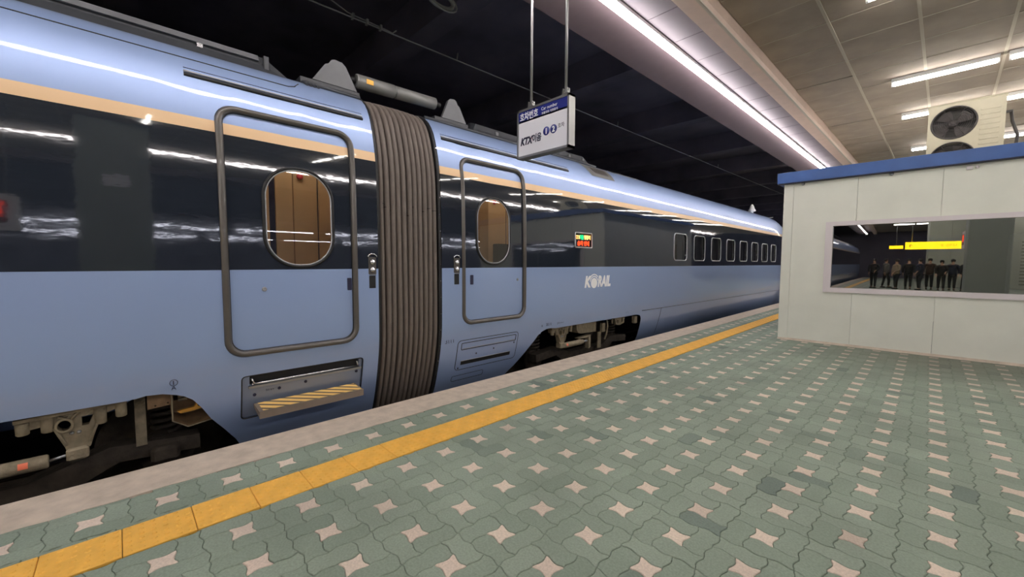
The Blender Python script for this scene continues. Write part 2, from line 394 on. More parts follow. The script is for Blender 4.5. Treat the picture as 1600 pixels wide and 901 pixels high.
def loop_of(cells):               # rectangle i0,i1,j0,j1 in unit lattice -> wavy polygon (units lattice origin = star lower-left)
    i0, i1, j0, j1 = cells; out = []
    for i in range(i0, i1): out += edge_pts((i * U, j0 * U), ((i + 1) * U, j0 * U), unit_sign(i, j0, True))
    for j in range(j0, j1): out += edge_pts((i1 * U, j * U), (i1 * U, (j + 1) * U), unit_sign(i1, j, False))
    for i in range(i1, i0, -1): out += edge_pts((i * U, j1 * U), ((i - 1) * U, j1 * U), -unit_sign(i - 1, j1, True))
    for j in range(j1, j0, -1): out += edge_pts((i0 * U, j * U), (i0 * U, (j - 1) * U), -unit_sign(i0, j - 1, False))
    return out
SHAPES = {'star': (0, 1, 0, 1), 'A': (-1, 1, 1, 2), 'B': (1, 2, 0, 2), 'C': (0, 2, -1, 0), 'D': (-1, 0, -1, 1)}
def inset(lp, d):
    c = sum((Vector(p) for p in lp), Vector((0, 0))) / len(lp); n = len(lp); out = []
    for i in range(n):
        t = Vector(lp[(i + 1) % n]) - Vector(lp[i - 1]); nn = Vector((t.y, -t.x)).normalized(); out.append(Vector(lp[i]) - nn * d)
    return out
LOOPS = {k: loop_of(v) for k, v in SHAPES.items()}
def clip_poly(poly, xlo, xhi, ylo=-1e9, yhi=1e9):
    def cl(P, f, g):
        out = []
        for i in range(len(P)):
            a, b = P[i - 1], P[i]; fa, fb = f(a), f(b)
            if (fa >= 0) != (fb >= 0): t = fa / (fa - fb); out.append(a + (b - a) * t)
            if fb >= 0: out.append(b)
        return out
    for f in (lambda p: p.x - xlo, lambda p: xhi - p.x, lambda p: p.y - ylo, lambda p: yhi - p.y):
        poly = cl(poly, f, None)
        if len(poly) < 3: return []
    return poly
def paver_mesh(poly, z=.0, rnd=0.):
    a = inset(poly, .0012); b = inset(poly, .0042); n = len(a)
    vs = [(p[0], p[1], -.014) for p in a] + [(p[0], p[1], z - .003) for p in a] + [(p[0], p[1], z) for p in b]
    fs = [tuple(range(2 * n, 3 * n))]
    for k in range(2):
        for i in range(n): j = (i + 1) % n; fs.append((k * n + i, k * n + j, (k + 1) * n + j, (k + 1) * n + i))
    return vs, fs
cand = {'star': [], 'green': []}
for cx in range(-8, 14):
    for cy in range(-9, 56):
        ox, oy = SX + cx * P_ - U / 2, SY + cy * P_ - U / 2
        for k, lp in LOOPS.items():
            shift = .063 if ox < Y0T - .05 else 0.
            c = sum(lp, Vector((0, 0))) / len(lp) + Vector((ox, oy + shift))
            if c.y < BY0 or c.y > 19.6 or (c.y > BY1 and c.x > -1.95) or c.x > BX1: continue
            wp = [Vector((p[0] + ox, p[1] + oy + shift)) for p in lp]
            for lo, hi in ((COPE + .004 + R_.uniform(-.02, .012), Y0T - .004), (Y1T + .004, BX1)):
                if c.x < Y0T - .12 and lo > Y0T: continue
                if c.x > Y1T + .12 and hi < Y1T: continue
                q = wp
                full = all(lo < p.x < hi for p in wp)
                if not full: q = clip_poly(wp, lo, hi)
                if len(q) < 4: continue
                ar = abs(sum(q[i - 1].x * q[i].y - q[i].x * q[i - 1].y for i in range(len(q)))) / 2
                if ar < .0012: continue
                pr = proj((c.x, c.y, 0)); vis = 0
                if pr and -60 < pr[0] < 1660 and pr[1] < 960: vis = 1 / pr[2]
                cand['star' if k == 'star' else 'green'].append((vis, k, full, ox, oy + shift, q))
base_mesh = {}
for kind, lst in cand.items():
    lst.sort(key=lambda t: -t[0]); nm = 'star_paver' if kind == 'star' else 'paver'; rest = MB()
    for i, (vis, k, full, ox, oy, q) in enumerate(lst):
        zz = R_.uniform(-.0025, .001)
        if i < 296 and vis > 0:
            if full:
                if k not in base_mesh:
                    o_ = MB().add(*paver_mesh(LOOPS[k])); b_ = o_.build(nm, 'pink' if kind == 'star' else 'green', floor, fix=False); base_mesh[k] = b_.data
                    b_.location = (ox, oy, zz); continue
                b_ = link(nm, base_mesh[k], floor); b_.location = (ox, oy, zz)
            else:
                MB().add(*paver_mesh(q, zz)).build(nm, 'pink' if kind == 'star' else 'green', floor, fix=False)
        else: rest.add(*paver_mesh(q, zz))
    r_ = rest.build('distant_star_pavers' if kind == 'star' else 'distant_pavers', 'pink' if kind == 'star' else 'green', floor, fix=False); r_['kind'] = 'stuff'
# yellow tactile tiles
tm = MB(); W_ = Y1T - Y0T
tm.cbox(.0015, W_ - .0015, .0015, .2985, -.014, .004, .003)
for i in range(6):
    for j in range(6):
        cx_, cy_ = W_ / 12 * (2 * i + 1), .3 / 12 * (2 * j + 1)
        ring = [(cx_ + r * math.cos(a * PI / 3), cy_ + r * math.sin(a * PI / 3), z) for r, z in ((.014, .004), (.008, .0085)) for a in range(6)]
        tm.add(ring, [(a, (a + 1) % 6, 6 + (a + 1) % 6, 6 + a) for a in range(6)] + [tuple(range(6, 12))])
t0 = tm.build('tactile_tile', 'yellow', floor); t0.location = (Y0T, -.048, 0)
for k in list(range(-5, 0)) + list(range(1, 95)):
    o = link('tactile_tile', t0.data, floor); o.location = (Y0T + R_.uniform(-.002, .002), -.048 + .3 * k, R_.uniform(-.001, .001))
MB().box(Y0T, Y1T, -40, -1.55, -.014, .004).build('distant_tactile_strip', 'yellow', floor)
# coping slabs
ys = [-40, -20, -6, -1.1 - 3, 5.02, 9.4, 14, 19, 25, 40]
for a, b in zip(ys[:-1], ys[1:]):
    q = MB(); n = max(2, int((b - a) / .12)) if (a > -5 and b < 26) else 4
    L = [(COPE + .006 + R_.uniform(-.006, .008) if n > 4 else COPE, a + .003 + (b - a - .006) * i / (n - 1)) for i in range(n)]
    poly = [(EDGE, a + .003), (EDGE, b - .003)][::-1]
    vs = []; fs = []
    for i, (x, y) in enumerate(L): vs += [(EDGE, y, -.18), (EDGE, y, -.008), (EDGE + .008, y, .002), (x, y, .002), (x, y, -.18)]
    for i in range(n - 1):
        for k in range(4): fs.append((i * 5 + k, i * 5 + k + 1, i * 5 + 6 + k, i * 5 + 5 + k))
    fs += [(4, 3, 2, 1, 0), tuple((n - 1) * 5 + k for k in range(5))]
    q.add(vs, fs); q.build('coping_slab', 'coping', floor)
tag(MB().box(EDGE + .05, COPE, -40, 40, -1.2, -.18).build('trim_1', 'concrete'), kind='structure')
tag(MB().box(-12.0, EDGE + .05, -40, 40, -1.5, -.95).build('track_bed', 'ballast'), kind='structure')
for x in (-4.86, -6.3):
    prof = [(-.075, -.78), (.075, -.78), (.075, -.77), (.012, -.76), (.012, -.70), (.036, -.69), (.036, -.635), (-.036, -.635), (-.036, -.69), (-.012, -.70), (-.012, -.76), (-.075, -.77)]
    o = MB().prism([(x + a, b) for a, b in prof], -40, 40, 'y').build('rail', 'rail')
    tag(o, 'steel rail of the track nearer the platform edge' if x > -5 else 'steel rail of the track farther from the platform', 'rail')
# hall shell
for nm, b in (('wall_left', (-24.4, -24, -42, 60, -1.5, 9)), ('wall_right', (44, 44.4, -42, 60, -1.5, 9)), ('wall_far', (-24, 44, 60, 60.4, -1.5, 9)), ('wall_back', (-24, 44, -42.4, -42, -1.5, 9))):
    tag(MB().box(*b).build(nm, 'hall'), kind='structure')
hc = MB().box(-24, 44, -42, 60, 7.4, 7.8); 
hall = hc.build('ceiling', 'hall'); tag(hall, kind='structure')
for y in range(-40, 60, 5): MB().box(-24, -3.3, y, y + .5, 6.6, 7.4).build('concrete_beam', 'hall', hall)
tag(MB().box(-24, -12, -42, 60, -1.5, -1.2).build('far_track_bed', 'ballast'), kind='structure')
tag(MB().box(8.2, 44, -42, 60, -1.5, -1.0).build('next_track_bed', 'ballast'), kind='structure')

# ------------------------------------------------------------------ canopy ceiling over the platform (slightly skewed to the track)
can = empty('ceiling', (0, 0, 4.8), rz=CEIL_ROT); can['kind'] = 'structure'
edge = empty('trim_2', (0, 0, 4.8), rz=CEIL_ROT); edge['kind'] = 'structure'
def cbuild(mb, name, material, top=None):       # geometry given in the skewed frame, world heights
    o = mb.build(name, material)
    o.parent = edge if name in ('edge_beam', 'beam_lip', 'soffit_panel', 'canopy_fascia') else can; o.matrix_parent_inverse = Matrix.Translation((0, 0, -4.8))
    return o
cbuild(MB().box(-3.4, 7.9, -38, 38, 4.78, 5.0), 'deck', 'fascia')
tx, ty = .85, .75
tl = MB().cbox(.004, tx - .004, .004, ty - .004, 4.70, 4.78, .004)
first = None
for i in range(-1, 7):
    for j in range(-3, 34):
        x0 = -1.23 + tx * (i - 0); y0 = .95 + ty * (j - 1)
        wdt = tx
        if i == -1:
            x0 = -2.07; wdt = -1.23 - x0
        if first is None or i == -1:
            o = cbuild(MB().cbox(.004, wdt - .004, .004, ty - .004, 4.70, 4.78, .004), 'ceiling_tile', 'tile')
            if i != -1: first = o.data
        else:
            o = bpy.data.objects.new('ceiling_tile', first); C.objects.link(o); o.parent = can; o.matrix_parent_inverse = Matrix.Translation((0, 0, -4.8))
        o.location = (x0, y0, R_.choice((0, 0, 0, -.006, .008)))
for i in range(0, 8):
    cbuild(MB().box(-1.23 + tx * i - .018, -1.23 + tx * i + .018, -1.5, 26, 4.692, 4.70), 'joint_strip', 'tilegrid')
cbuild(MB().box(-2.07, 7.9, -38, -1.5, 4.70, 4.78), 'distant_ceiling', 'tile'); [cbuild(MB().box(-2.06, 4.75, .95 + ty * (j - 1) - .006, .95 + ty * (j - 1) + .006, 4.697, 4.70), 'joint_strip', 'tilegrid') for j in range(-2, 34)]; cbuild(MB().box(-2.07, 7.9, 26.2, 38, 4.70, 4.78), 'distant_ceiling', 'tile')
cbuild(MB().box(4.75, 7.9, -1.5, 26.2, 4.70, 4.78), 'distant_ceiling', 'tile')
bm_ = MB().prism([(-2.31, 4.50), (-2.10, 4.50), (-2.07, 4.56), (-2.07, 4.80), (-2.33, 4.80)], -38, 38, 'y'); cbuild(bm_, 'edge_beam', 'beam')
cbuild(MB().box(-2.11, -2.075, -38, 38, 4.485, 4.502), 'beam_lip', 'tilegrid')
pm = None
for j in range(-12, 40):
    q = MB().cbox(-2.74, -2.315, .003, ty - .003, 4.545, 4.60, .005) if pm is None else None
    if pm is None: o = cbuild(q, 'soffit_panel', 'soffit'); pm = o.data
    else: o = bpy.data.objects.new('soffit_panel', pm); C.objects.link(o); o.parent = edge; o.matrix_parent_inverse = Matrix.Translation((0, 0, -4.8))
    o.location = (0, .4 + ty * j, 0)
cbuild(MB().prism([(-3.48, 4.50), (-2.88, 4.535), (-2.745, 4.545), (-2.745, 4.80), (-3.48, 5.6)], -38, 38, 'y'), 'canopy_fascia', 'fascia')
cbuild(MB().box(7.3, 7.9, -38, 38, 4.5, 5.4), 'far_fascia', 'fascia')
# long strip lamps: channel, lamp modules
def strip(x0, z, label, ya, yb, tilt=0, lm='strip', seg=2.46):
    e = empty('strip_lamp', (x0, ya, z), label, 'strip light', rz=0)
    e.location = Matrix.Rotation(CEIL_ROT, 3, 'Z') @ Vector((x0, 0, z)); e.rotation_euler.z = CEIL_ROT
    def bb(mb, nm, mm):
        o = mb.build(nm, mm); o.parent = e; return o
    ch = bb(MB().prism([(-.042, .02), (.042, .02), (.042, .062), (-.042, .062)], ya, yb, 'y'), 'channel', 'white')
    k = 0; y = ya + .01; me = None
    while y < yb - .1:
        if me is None:
            o = bb(MB().tube([(0, 0, 0), (0, seg - .03, 0)], .048, 10), 'lamp_tube', lm); me = o.data
        else:
            o = bpy.data.objects.new('lamp_tube', me); C.objects.link(o); o.parent = e
        o.location = (0, y, -.002); y += seg
    return e
strip(-2.79, 4.475, 'long continuous fluorescent strip light above the platform edge beside the dark track void', -36, 37)
strip(4.55, 4.62, 'long continuous fluorescent strip light over the far side of the platform', -36, 37)
# strip lamps of the neighbouring platforms (seen as reflections in the train side)
for x, z, lb in ((25.5, 4.3, 'long strip light over the first neighbouring platform'), (37, 4.3, 'long strip light over the second neighbouring platform')):
    e = empty('strip_lamp', (x, 0, z), lb, 'strip light')
    for y in range(-36, 54, 6): MB().box(x - .07, x + .07, y, y + 5.0, z, z + .05).build('lamp_tube', 'farlamp', e)
    MB().box(x - .09, x + .09, -36, 54, z + .05, z + .14).build('channel', 'white', e)
# cross tubes
rows = [-26.5, -23.5, -20.5, -17.5, -14.5, -11.5, -8.7, -5.6, -2.6, .4, 3.4, 6.5, 9.86, 12.22, 15.8, 18.2, 21.4, 24.4]  # rearmost rows are added, to light the stair enclosure area
def tube_fix(xc, y, label, group=None):
    e = empty('tube_light', Matrix.Rotation(CEIL_ROT, 3, 'Z') @ Vector((xc, y, 4.60)), label, 'ceiling light', group, rz=CEIL_ROT)
    for nm, mb, mm in (('housing', MB().prism([(-.05, .0), (.05, 0), (.03, .09), (-.03, .09)], -.61, .61, 'x') if 0 else MB().box(-.61, .61, -.04, .04, .03, .095), 'white'),
                       ('lamp_tube', MB().tube([(-.585, 0, 0), (.585, 0, 0)], .030, 10), 'tube')):
        o = mb.build(nm, mm); o.parent = e
    o = MB().box(-.61, -.585, -.022, .022, -.03, .03).box(.585, .61, -.022, .022, -.03, .03).build('end_cap', 'white'); o.parent = e
    return e
names = {6.5: 'half cut off by the top of the picture', 9.86: 'largest, left of and above the fan unit', 12.22: 'directly behind the upper fan', 15.8: 'small one beside the lower fan', 18.2: 'thin one low beside the lower fan'}
for y in rows:
    x0 = -.0 - .185 if y > 0 else -.18
    if y in names:
        tube_fix(-.19, y, 'fluorescent ceiling tube, ' + names[y])
        tube_fix(1.12, y, {6.5: 'fluorescent ceiling tube just past the top right corner', 9.86: 'fluorescent ceiling tube cut by the right edge, topmost', 12.22: 'fluorescent ceiling tube at right edge touching the fan unit corner', 15.8: 'fluorescent ceiling tube at right edge behind the bent pipe', 18.2: 'lowest fluorescent ceiling tube at right edge, just above blue roof band'}[y])
    elif y < 3:
        tube_fix(-.19, y, 'fluorescent ceiling tube behind the viewpoint', 'ceiling tubes behind the viewpoint')
        if y != .4: tube_fix(1.12, y, 'fluorescent ceiling tube behind the viewpoint', 'ceiling tubes behind the viewpoint')
    elif y == 3.4: tube_fix(-.19, y, 'fluorescent ceiling tube above the frame, nearest in front', 'ceiling tubes above the frame'); tube_fix(1.12, y, 'fluorescent ceiling tube above the frame, nearest in front', 'ceiling tubes above the frame')
    else: tube_fix(-.19, y, 'fluorescent ceiling tube hidden behind the booth roof', 'ceiling tubes beyond the booth'); tube_fix(1.12, y, 'fluorescent ceiling tube hidden behind the booth roof', 'ceiling tubes beyond the booth')

# ------------------------------------------------------------------ train surface
TCX = -5.58
PR = [(-.35, -4.33), (-.05, -4.19), (.25, -4.10), (.45, -4.056), (.6, -4.033), (.8, -4.023), (1.1, -4.02), (1.5, -4.0205), (1.9, -4.0245), (2.3, -4.033), (2.45, -4.041), (2.6, -4.060), (2.8, -4.106), (2.93, -4.147), (3.04, -4.195), (3.14, -4.268), (3.215, -4.36), (3.26, -4.46), (3.295, -4.62), (3.325, -4.9), (3.345, -5.25), (3.35, TCX)]
pp = [Vector((x, z)) for z, x in PR]
pp = [pp[0] * 2 - pp[1]] + pp + [Vector((2 * TCX + 5.25, 3.345))]
fine = []
for i in range(1, len(pp) - 2):
    p0, p1, p2, p3 = pp[i - 1:i + 3]; n_ = 12
    t0_, t1_ = 0, (p1 - p0).length ** .5; t2_ = t1_ + (p2 - p1).length ** .5; t3_ = t2_ + (p3 - p2).length ** .5
    for k in range(n_):
        t = t1_ + (t2_ - t1_) * k / n_
        A1 = p0 * ((t1_ - t) / (t1_ - t0_)) + p1 * ((t - t0_) / (t1_ - t0_)); A2 = p1 * ((t2_ - t) / (t2_ - t1_)) + p2 * ((t - t1_) / (t2_ - t1_)); A3 = p2 * ((t3_ - t) / (t3_ - t2_)) + p3 * ((t - t2_) / (t3_ - t2_))
        B1 = A1 * ((t2_ - t) / (t2_ - t0_)) + A2 * ((t - t0_) / (t2_ - t0_)); B2 = A2 * ((t3_ - t) / (t3_ - t1_)) + A3 * ((t - t1_) / (t3_ - t1_))
        fine.append(B1 * ((t2_ - t) / (t2_ - t1_)) + B2 * ((t - t1_) / (t2_ - t1_)))
fine.append(Vector((TCX, 3.35)))
FX = np.array([p.x for p in fine]); FZ = np.array([p.y for p in fine])
FS = np.concatenate([[0], np.cumsum(np.hypot(np.diff(FX), np.diff(FZ)))])
ker = np.ones(7) / 7
gx, gz = np.gradient(FX, FS), np.gradient(FZ, FS)
def smooth(a): return np.convolve(np.pad(a, 3, mode='edge'), ker, 'valid')
gx, gz = smooth(gx), smooth(gz)
SEND = FS[-1]
def s_of(z): return float(np.interp(z, FZ, FS))
def taper(y): t = max(0, min(1, (y - 17.9) / 7)); return t * t * (1.6 - .6 * t)
def surf(y, s, off=0., nose=False):
    x, z = np.interp(s, FS, FX), np.interp(s, FS, FZ); tx_, tz_ = np.interp(s, FS, gx), np.interp(s, FS, gz)
    l = math.hypot(tx_, tz_); n = Vector((tz_ / l, 0, -tx_ / l)); p = Vector((x, y, z)) + n * off
    if nose and y > 17.9:
        t = taper(y)
        if p.z > .9: p.z = .9 + (p.z - .9) * (1 - .72 * t)
        p.x = TCX + (p.x - TCX) * (1 - .45 * t)
        n = (n + Vector((0, .35 * min(1, (y - 17.9) / 2), 0))).normalized()
    return p, n
def sv(y, z, off=0., nose=False): return surf(y, s_of(z), off, nose)[0]
def dens(loop, ds=.09, dy=.6):
    out = []
    for i in range(len(loop)):
        a, b = loop[i], loop[(i + 1) % len(loop)]
        n = max(1, int(math.ceil(max(abs(b[1] - a[1]) / ds, abs(b[0] - a[0]) / dy))))
        for k in range(n): out.append((a[0] + (b[0] - a[0]) * k / n, a[1] + (b[1] - a[1]) * k / n))
    return out
def patch(outline, holes, off=0., nose=False, dy=.5, in_s=False, rim=0., outer_rim=0.):
    """conform a polygon given in (y, z) to the train side; holes get returns of depth rim"""
    cv = (lambda L: L) if in_s else (lambda L: [(y, s_of(z)) for y, z in L])
    O = dens(cv(outline)); H = [dens([(y, s_of(z)) for y, z in h]) for h in holes]
    oa = np.array(O); y0, y1 = oa[:, 0].min(), oa[:, 0].max(); s0, s1 = oa[:, 1].min(), oa[:, 1].max()
    gy = np.arange(y0 + dy / 2, y1, dy); gs = np.arange(s0 + .03, s1, .07)
    G = np.array([(a, b) for a in gy for b in gs]) if len(gy) and len(gs) else np.zeros((0, 2))
    if len(G):
        ok = inpoly(G, O)
        for h in H: ok &= ~inpoly(G, h)
        for L in [O] + H:
            la = np.array(L)
            for i in range(0, len(G), 400):
                d = np.abs(G[i:i + 400, None, :] - la[None]); ok[i:i + 400] &= ~((d[:, :, 0] < .02) & (d[:, :, 1] < .02)).any(1)
        G = G[ok]
    V, T = tri2d(O, H, [tuple(g) for g in G])
    mb = MB(); mb.n = []
    for (y, s) in V:
        p, n = surf(y, s, off, nose); mb.v.append(tuple(p)); mb.n.append(n)
    for t in T:
        a, b, c = (Vector(mb.v[i]) for i in t); nn = (b - a).cross(c - a)
        if nn.dot(mb.n[t[0]]) < 0: t = tuple(reversed(t))
        mb.f.append(t)
    def ret(L, depth, flip):
        c = np.array(L).mean(0); b = len(mb.v); k = len(L)
        for (y, s) in L:
            d = Vector((c[0] - y, c[1] - s)); d.normalize()
            nn = Vector((0, d.x, d.y)) if not flip else Vector((0, -d.x, -d.y))
            for q in (0, -depth): mb.v.append(tuple(surf(y, s, off + q, nose)[0])); mb.n.append(nn)
        for i in range(k): j = (i + 1) % k; mb.f.append((b + 2 * i, b + 2 * j, b + 2 * j + 1, b + 2 * i + 1))
    if rim:
        for h in H: ret(h, rim, False)
    if outer_rim: ret(O, outer_rim, True)
    return mb
def seam(mb, loop, r, off=0., nose=False, n=6, closed=True, rb=None):
    L = dens([(y, s_of(z)) for y, z in loop], .06, .5) if closed else None
    if not closed:
        L = []
        for a, b in zip(loop[:-1], loop[1:]):
            a = (a[0], s_of(a[1])); b = (b[0], s_of(b[1])); k = max(1, int(max(abs(b[1] - a[1]) / .06, abs(b[0] - a[0]) / .5)))
            L += [(a[0] + (b[0] - a[0]) * i / k, a[1] + (b[1] - a[1]) * i / k) for i in range(k)]
        L.append((loop[-1][0], s_of(loop[-1][1])))
    mb.tube([surf(y, s, off, nose)[0] for y, s in L], r, n, closed=closed, rb=rb, up=(1, 0, 0)); return mb
def half_back(mb, y0, y1, nose=False):   # the far half of the shell, plain
    ysn = list(np.arange(y0, y1, 1.0)) + [y1]; ss = np.linspace(0, SEND, 30)
    b = len(mb.v)
    for y in ysn:
        for s in ss:
            p, n = surf(y, s, 0, nose); mb.v.append((2 * TCX - p.x, p.y, p.z)); mb.n.append(Vector((-n.x, n.y, n.z)))
    k = len(ss)
    for i in range(len(ysn) - 1):
        for j in range(k - 1): mb.f.append((b + i * k + j, b + i * k + j + 1, b + (i + 1) * k + j + 1, b + (i + 1) * k + j))
def end_cap(y, nose=False, off=0.):
    a = [surf(y, s, off, nose)[0] for s in np.linspace(0, SEND, 40)]; c = [Vector((2 * TCX - p.x, p.y, p.z)) for p in reversed(a[:-1])]
    mb = MB(); mb.add(a + c, [tuple(range(len(a) + len(c)))]); return mb

def oval(cy, cz, hw, hh, n=12):      # upright stadium with round ends
    return rrect(cy - hw, cy + hw, cz - hh, cz + hh, hw * .93, n)

def make_door(car, y0, y1, z0, z1, oc, flip):
    """plug door: leaf with oval window, heavy rubber seal"""
    leaf_o = rrect(y0 + .05, y1 - .05, z0 + .05, z1 - .05, .115)
    ov = oval(*oc)
    leaf = patch(leaf_o, [ov], -.018, rim=.03, outer_rim=.03).build('door', 'livery', car)
    sm_ = MB(); seam(sm_, rrect(y0 + .026, y1 - .026, z0 + .026, z1 - .026, .13), .032, -.008, n=12, rb=.026); sm_.build('door_seal', 'seal', leaf)
    g_ = MB(); seam(g_, rrect(y0 + .048, y1 - .048, z0 + .048, z1 - .048, .115), .010, -.012, n=6); g_.build('seal_lip', 'black', leaf)
    rm = MB(); seam(rm, ov, .014, -.016, n=8); rm.build('window_gasket', 'black', leaf)
    r2 = MB(); seam(r2, oval(oc[0], oc[1], oc[2] - .016, oc[3] - .016), .006, -.014, n=6); r2.build('window_rim', 'silver', leaf)
    patch(oval(oc[0], oc[1], oc[2] - .004, oc[3] - .004), [], -.026, dy=.1).build('window_pane', 'glass', leaf)
    hy = y0 + .07 if not flip else y1 - .12
    ay = (1.63, 1.672) if not flip else (3.185, 3.232)
    hs = MB(); p = sv(ay[0], 1.25); hs.prism(rrect(ay[0], ay[1], 1.193, 1.315, .006, 2), p.x - .03, p.x - .012, 'x')
    hs.build('handle_slot', 'ink', leaf)
    ly = .905 if not flip else 4.03
    lk = MB(); lk.lathe([(.0, 0), (.017, 0), (.02, .004), (.018, .008), (.008, .009), (.007, .004), (.0, .004)], 14, (sv(ly, 1.235).x - .019, ly, 1.235), 'x'); lk.build('lock', 'steel', leaf)
    return leaf
def vestibule(car, ya, yb, dot, cols):
    X = -4.72
    v = MB().box(X - .05, X - .01, ya, yb, .6, 2.95).build('vestibule_wall', 'tan', car)
    for a, b, m_ in cols: MB().box(X - .01, X + (.006 if b - a > .03 else -.004), a, b, .62, 2.8).build('wall_panel', m_, v)
    MB().box(X - .05, -4.2, ya - .03, ya, .6, 2.95).build('side_wall', 'tan', v); MB().box(X - .05, -4.2, yb, yb + .03, .6, 2.95).build('side_wall', 'tan', v)
    MB().box(X - .05, -4.2, ya, yb, .58, .6).build('vestibule_floor', 'interior', v); MB().box(X - .05, -4.2, ya, yb, 2.95, 2.97).build('vestibule_ceiling', 'white', v)
    MB().box(-4.5, -4.38, ya + .2, yb - .2, 2.925, 2.95).build('lamp', 'warm', v)
    MB().lathe([(0, 0), (.032, 0), (.032, .006), (0, .006)], 18, (X + .004, dot[0], dot[1]), 'x').build('warning_sticker', 'red', v)
def control(car, y0, y1):
    x = sv((y0 + y1) / 2, 1.35).x; yc = (y0 + y1) / 2
    c = MB().plate(rrect(y0 - .006, y1 + .006, 1.345, 1.525, .012, 3), [], x - .01, x + .008).build('door_control', 'seal', car)
    for z in (1.475, 1.395): MB().lathe([(0, 0), (.026, 0), (.03, .006), (.022, .016), (0, .02)], 16, (x + .008, yc, z), 'x').build('button', 'chrome', c)
    MB().box(x, x + .012, y0, y1, 1.335, 1.348).build('chrome_lip', 'chrome', c)
    MB().box(x - .03, x + .003, y0, y1, 1.205, 1.333).build('grip_pocket', 'black', c)
    hoop = [(x + .012, yc + .048 * math.cos(a), 1.52 + .04 * math.sin(a)) for a in np.linspace(.1, PI - .1, 9)]
    MB().tube(hoop, .006, 6).build('hood', 'chrome', c)
def slot(car, y0, y1, z, length_label='rain_gutter'):
    mb = MB(); a = [sv(y0 + (y1 - y0) * k / 6, z, .0) for k in range(7)]
    mb.tube(a, .016, 6); o = mb.build('rain_gutter', 'black', car)
    m2 = MB(); m2.tube([sv(y0 + (y1 - y0) * k / 6, z + .028, .004) for k in range(7)], .009, 6); m2.build('gutter_edge', 'silver', o)
    m3 = MB(); m3.tube([sv(y0 + (y1 - y0) * k / 6, z + .06, .0) for k in range(7)], .003, 4); m3.build('gutter_line', 'ink', o)
    return o

BVOID_L = [(.80, -.40), (.78, -.30), (.681, -.092), (.60, .03), (.50, .167), (.44, .28), (.382, .366), (.33, .407), (.284, .43), (.2, .457), (.108, .465), (.05, .455), (0., .45), (-1.5, .45), (-3.2, .45), (-3.4, .40), (-3.5, .2), (-3.75, -.2), (-3.8, -.40)]
BVOID_R = [(7.72, -.40), (7.70, .0), (7.685, .19), (7.66, .33), (7.60, .41), (7.456, .437), (6, .44), (4.90, .445), (4.768, .459), (4.68, .455), (4.584, .425), (4.50, .37), (4.446, .307), (4.294, .155), (4.10, -.03), (4.003, -.109), (3.92, -.2), (3.80, -.40)]
def car_outline(y0, y1, void):
    s = [(y1, SEND), (y0, SEND), (y0, 0)]
    v = [(y, s_of(max(z, -.35))) for y, z in void]
    if v[0][0] > v[-1][0]: v = v[::-1]
    return s + v + [(y1, 0)]
DR1 = (.60, 1.735, .66, 2.765); DR2 = (3.045, 4.185, .685, 2.785)
OV1 = (1.213, 1.873, .292, .443); OV2 = (3.585, 1.886, .294, .434)
STEP1 = (.715, 1.782, .09, .487); STEP2 = (3.0, 4.065, .10, .492)

# ---- left car
carL = empty('passenger_car', (TCX, -11, -.6), 'blue railway coach at left with folded out step below its oval windowed door', 'train car')
shell = patch(car_outline(-38, 1.955, BVOID_L), [rrect(*DR1, .15), rrect(*STEP1, .03, 3)], 0, in_s=True, rim=.05)
half_back(shell, -38, 1.955); shL = shell.build('body_shell', 'livery', carL)
end_cap(1.95, off=-.005).build('end_wall', 'interior', carL); end_cap(-38).build('rear_wall', 'interior', carL)
make_door(carL, *DR1, OV1, False)
vestibule(carL, .7, 1.92, (1.423, 2.378), [(.72, 1.125, 'tan'), (1.125, 1.178, 'ink'), (1.35, 1.36, 'tan2'), (1.185, 1.345, 'tan'), (1.597, 1.603, 'ink'), (1.61, 1.9, 'tan')])
control(carL, 1.850, 1.918)
slot(carL, .43, 1.87, 2.945)
MB().box(-7.0, -4.16, -38, 1.9, .50, .58).build('underframe', 'grime', carL)
# inner drip groove near the roof edge
g_ = MB(); g_.tube([surf(y, s_of(3.10), .0)[0] for y in np.linspace(-23, 1.20, 12)] + [surf(1.26, s_of(3.12))[0], surf(1.31, s_of(3.175))[0]], .0055, 5); g_.build('roof_groove', 'black', carL)
def fairing(car, ya, yb, tz=.14, base_s=3.245, ta=.25, tb=.25, xo=0.):
    """low shroud standing on the roof behind the shoulder, tapered at its ends"""
    mb = MB(); prof = [(-4.40, 3.21), (-4.42, 3.245), (-4.47, 3.32), (-4.50, 3.40), (-4.62, 3.445), (-5.0, 3.45), (-5.58, 3.46)]
    full = prof + [(2 * TCX - x, z) for x, z in reversed(prof[:-1])]
    st = [(ya, 0.1), (ya + ta, 1), (yb - tb, 1), (yb, .1)] if ta else [(ya, 1), (yb - tb, 1), (yb, .1)]
    k = len(full); vs = []
    for y, h in st:
        for x, z in full:
            zb = 3.2; vs.append((x, y, zb + (z - zb) * (h if z > 3.25 else 1) - (0 if h == 1 else .0)))
    fs = [(i * k + j, i * k + j + 1, (i + 1) * k + j + 1, (i + 1) * k + j) for i in range(len(st) - 1) for j in range(k - 1)]
    fs += [tuple(range(k)), tuple((len(st) - 1) * k + j for j in reversed(range(k)))]
    mb.add(vs, fs); return mb.build('roof_fairing', 'roofdark', car)
fr_ = fairing(carL, -37.5, 1.36, ta=0, tb=.28)
MB().prism([(-4.475, 3.345), (-4.498, 3.40), (-4.485, 3.403), (-4.455, 3.348)], -23, 1.02, 'y').build('upper_sheet', 'roofgrey', fr_)
MB().box(-4.49, -4.455, .56, .60, 3.31, 3.345).build('bracket', 'chrome', fr_); MB().box(-4.49, -4.465, .70, .76, 3.30, 3.312).build('label_plate', 'white', fr_)
MB().box(-4.53, -4.44, 1.06, 1.10, 3.28, 3.40).build('end_lug', 'roofdark', fr_)
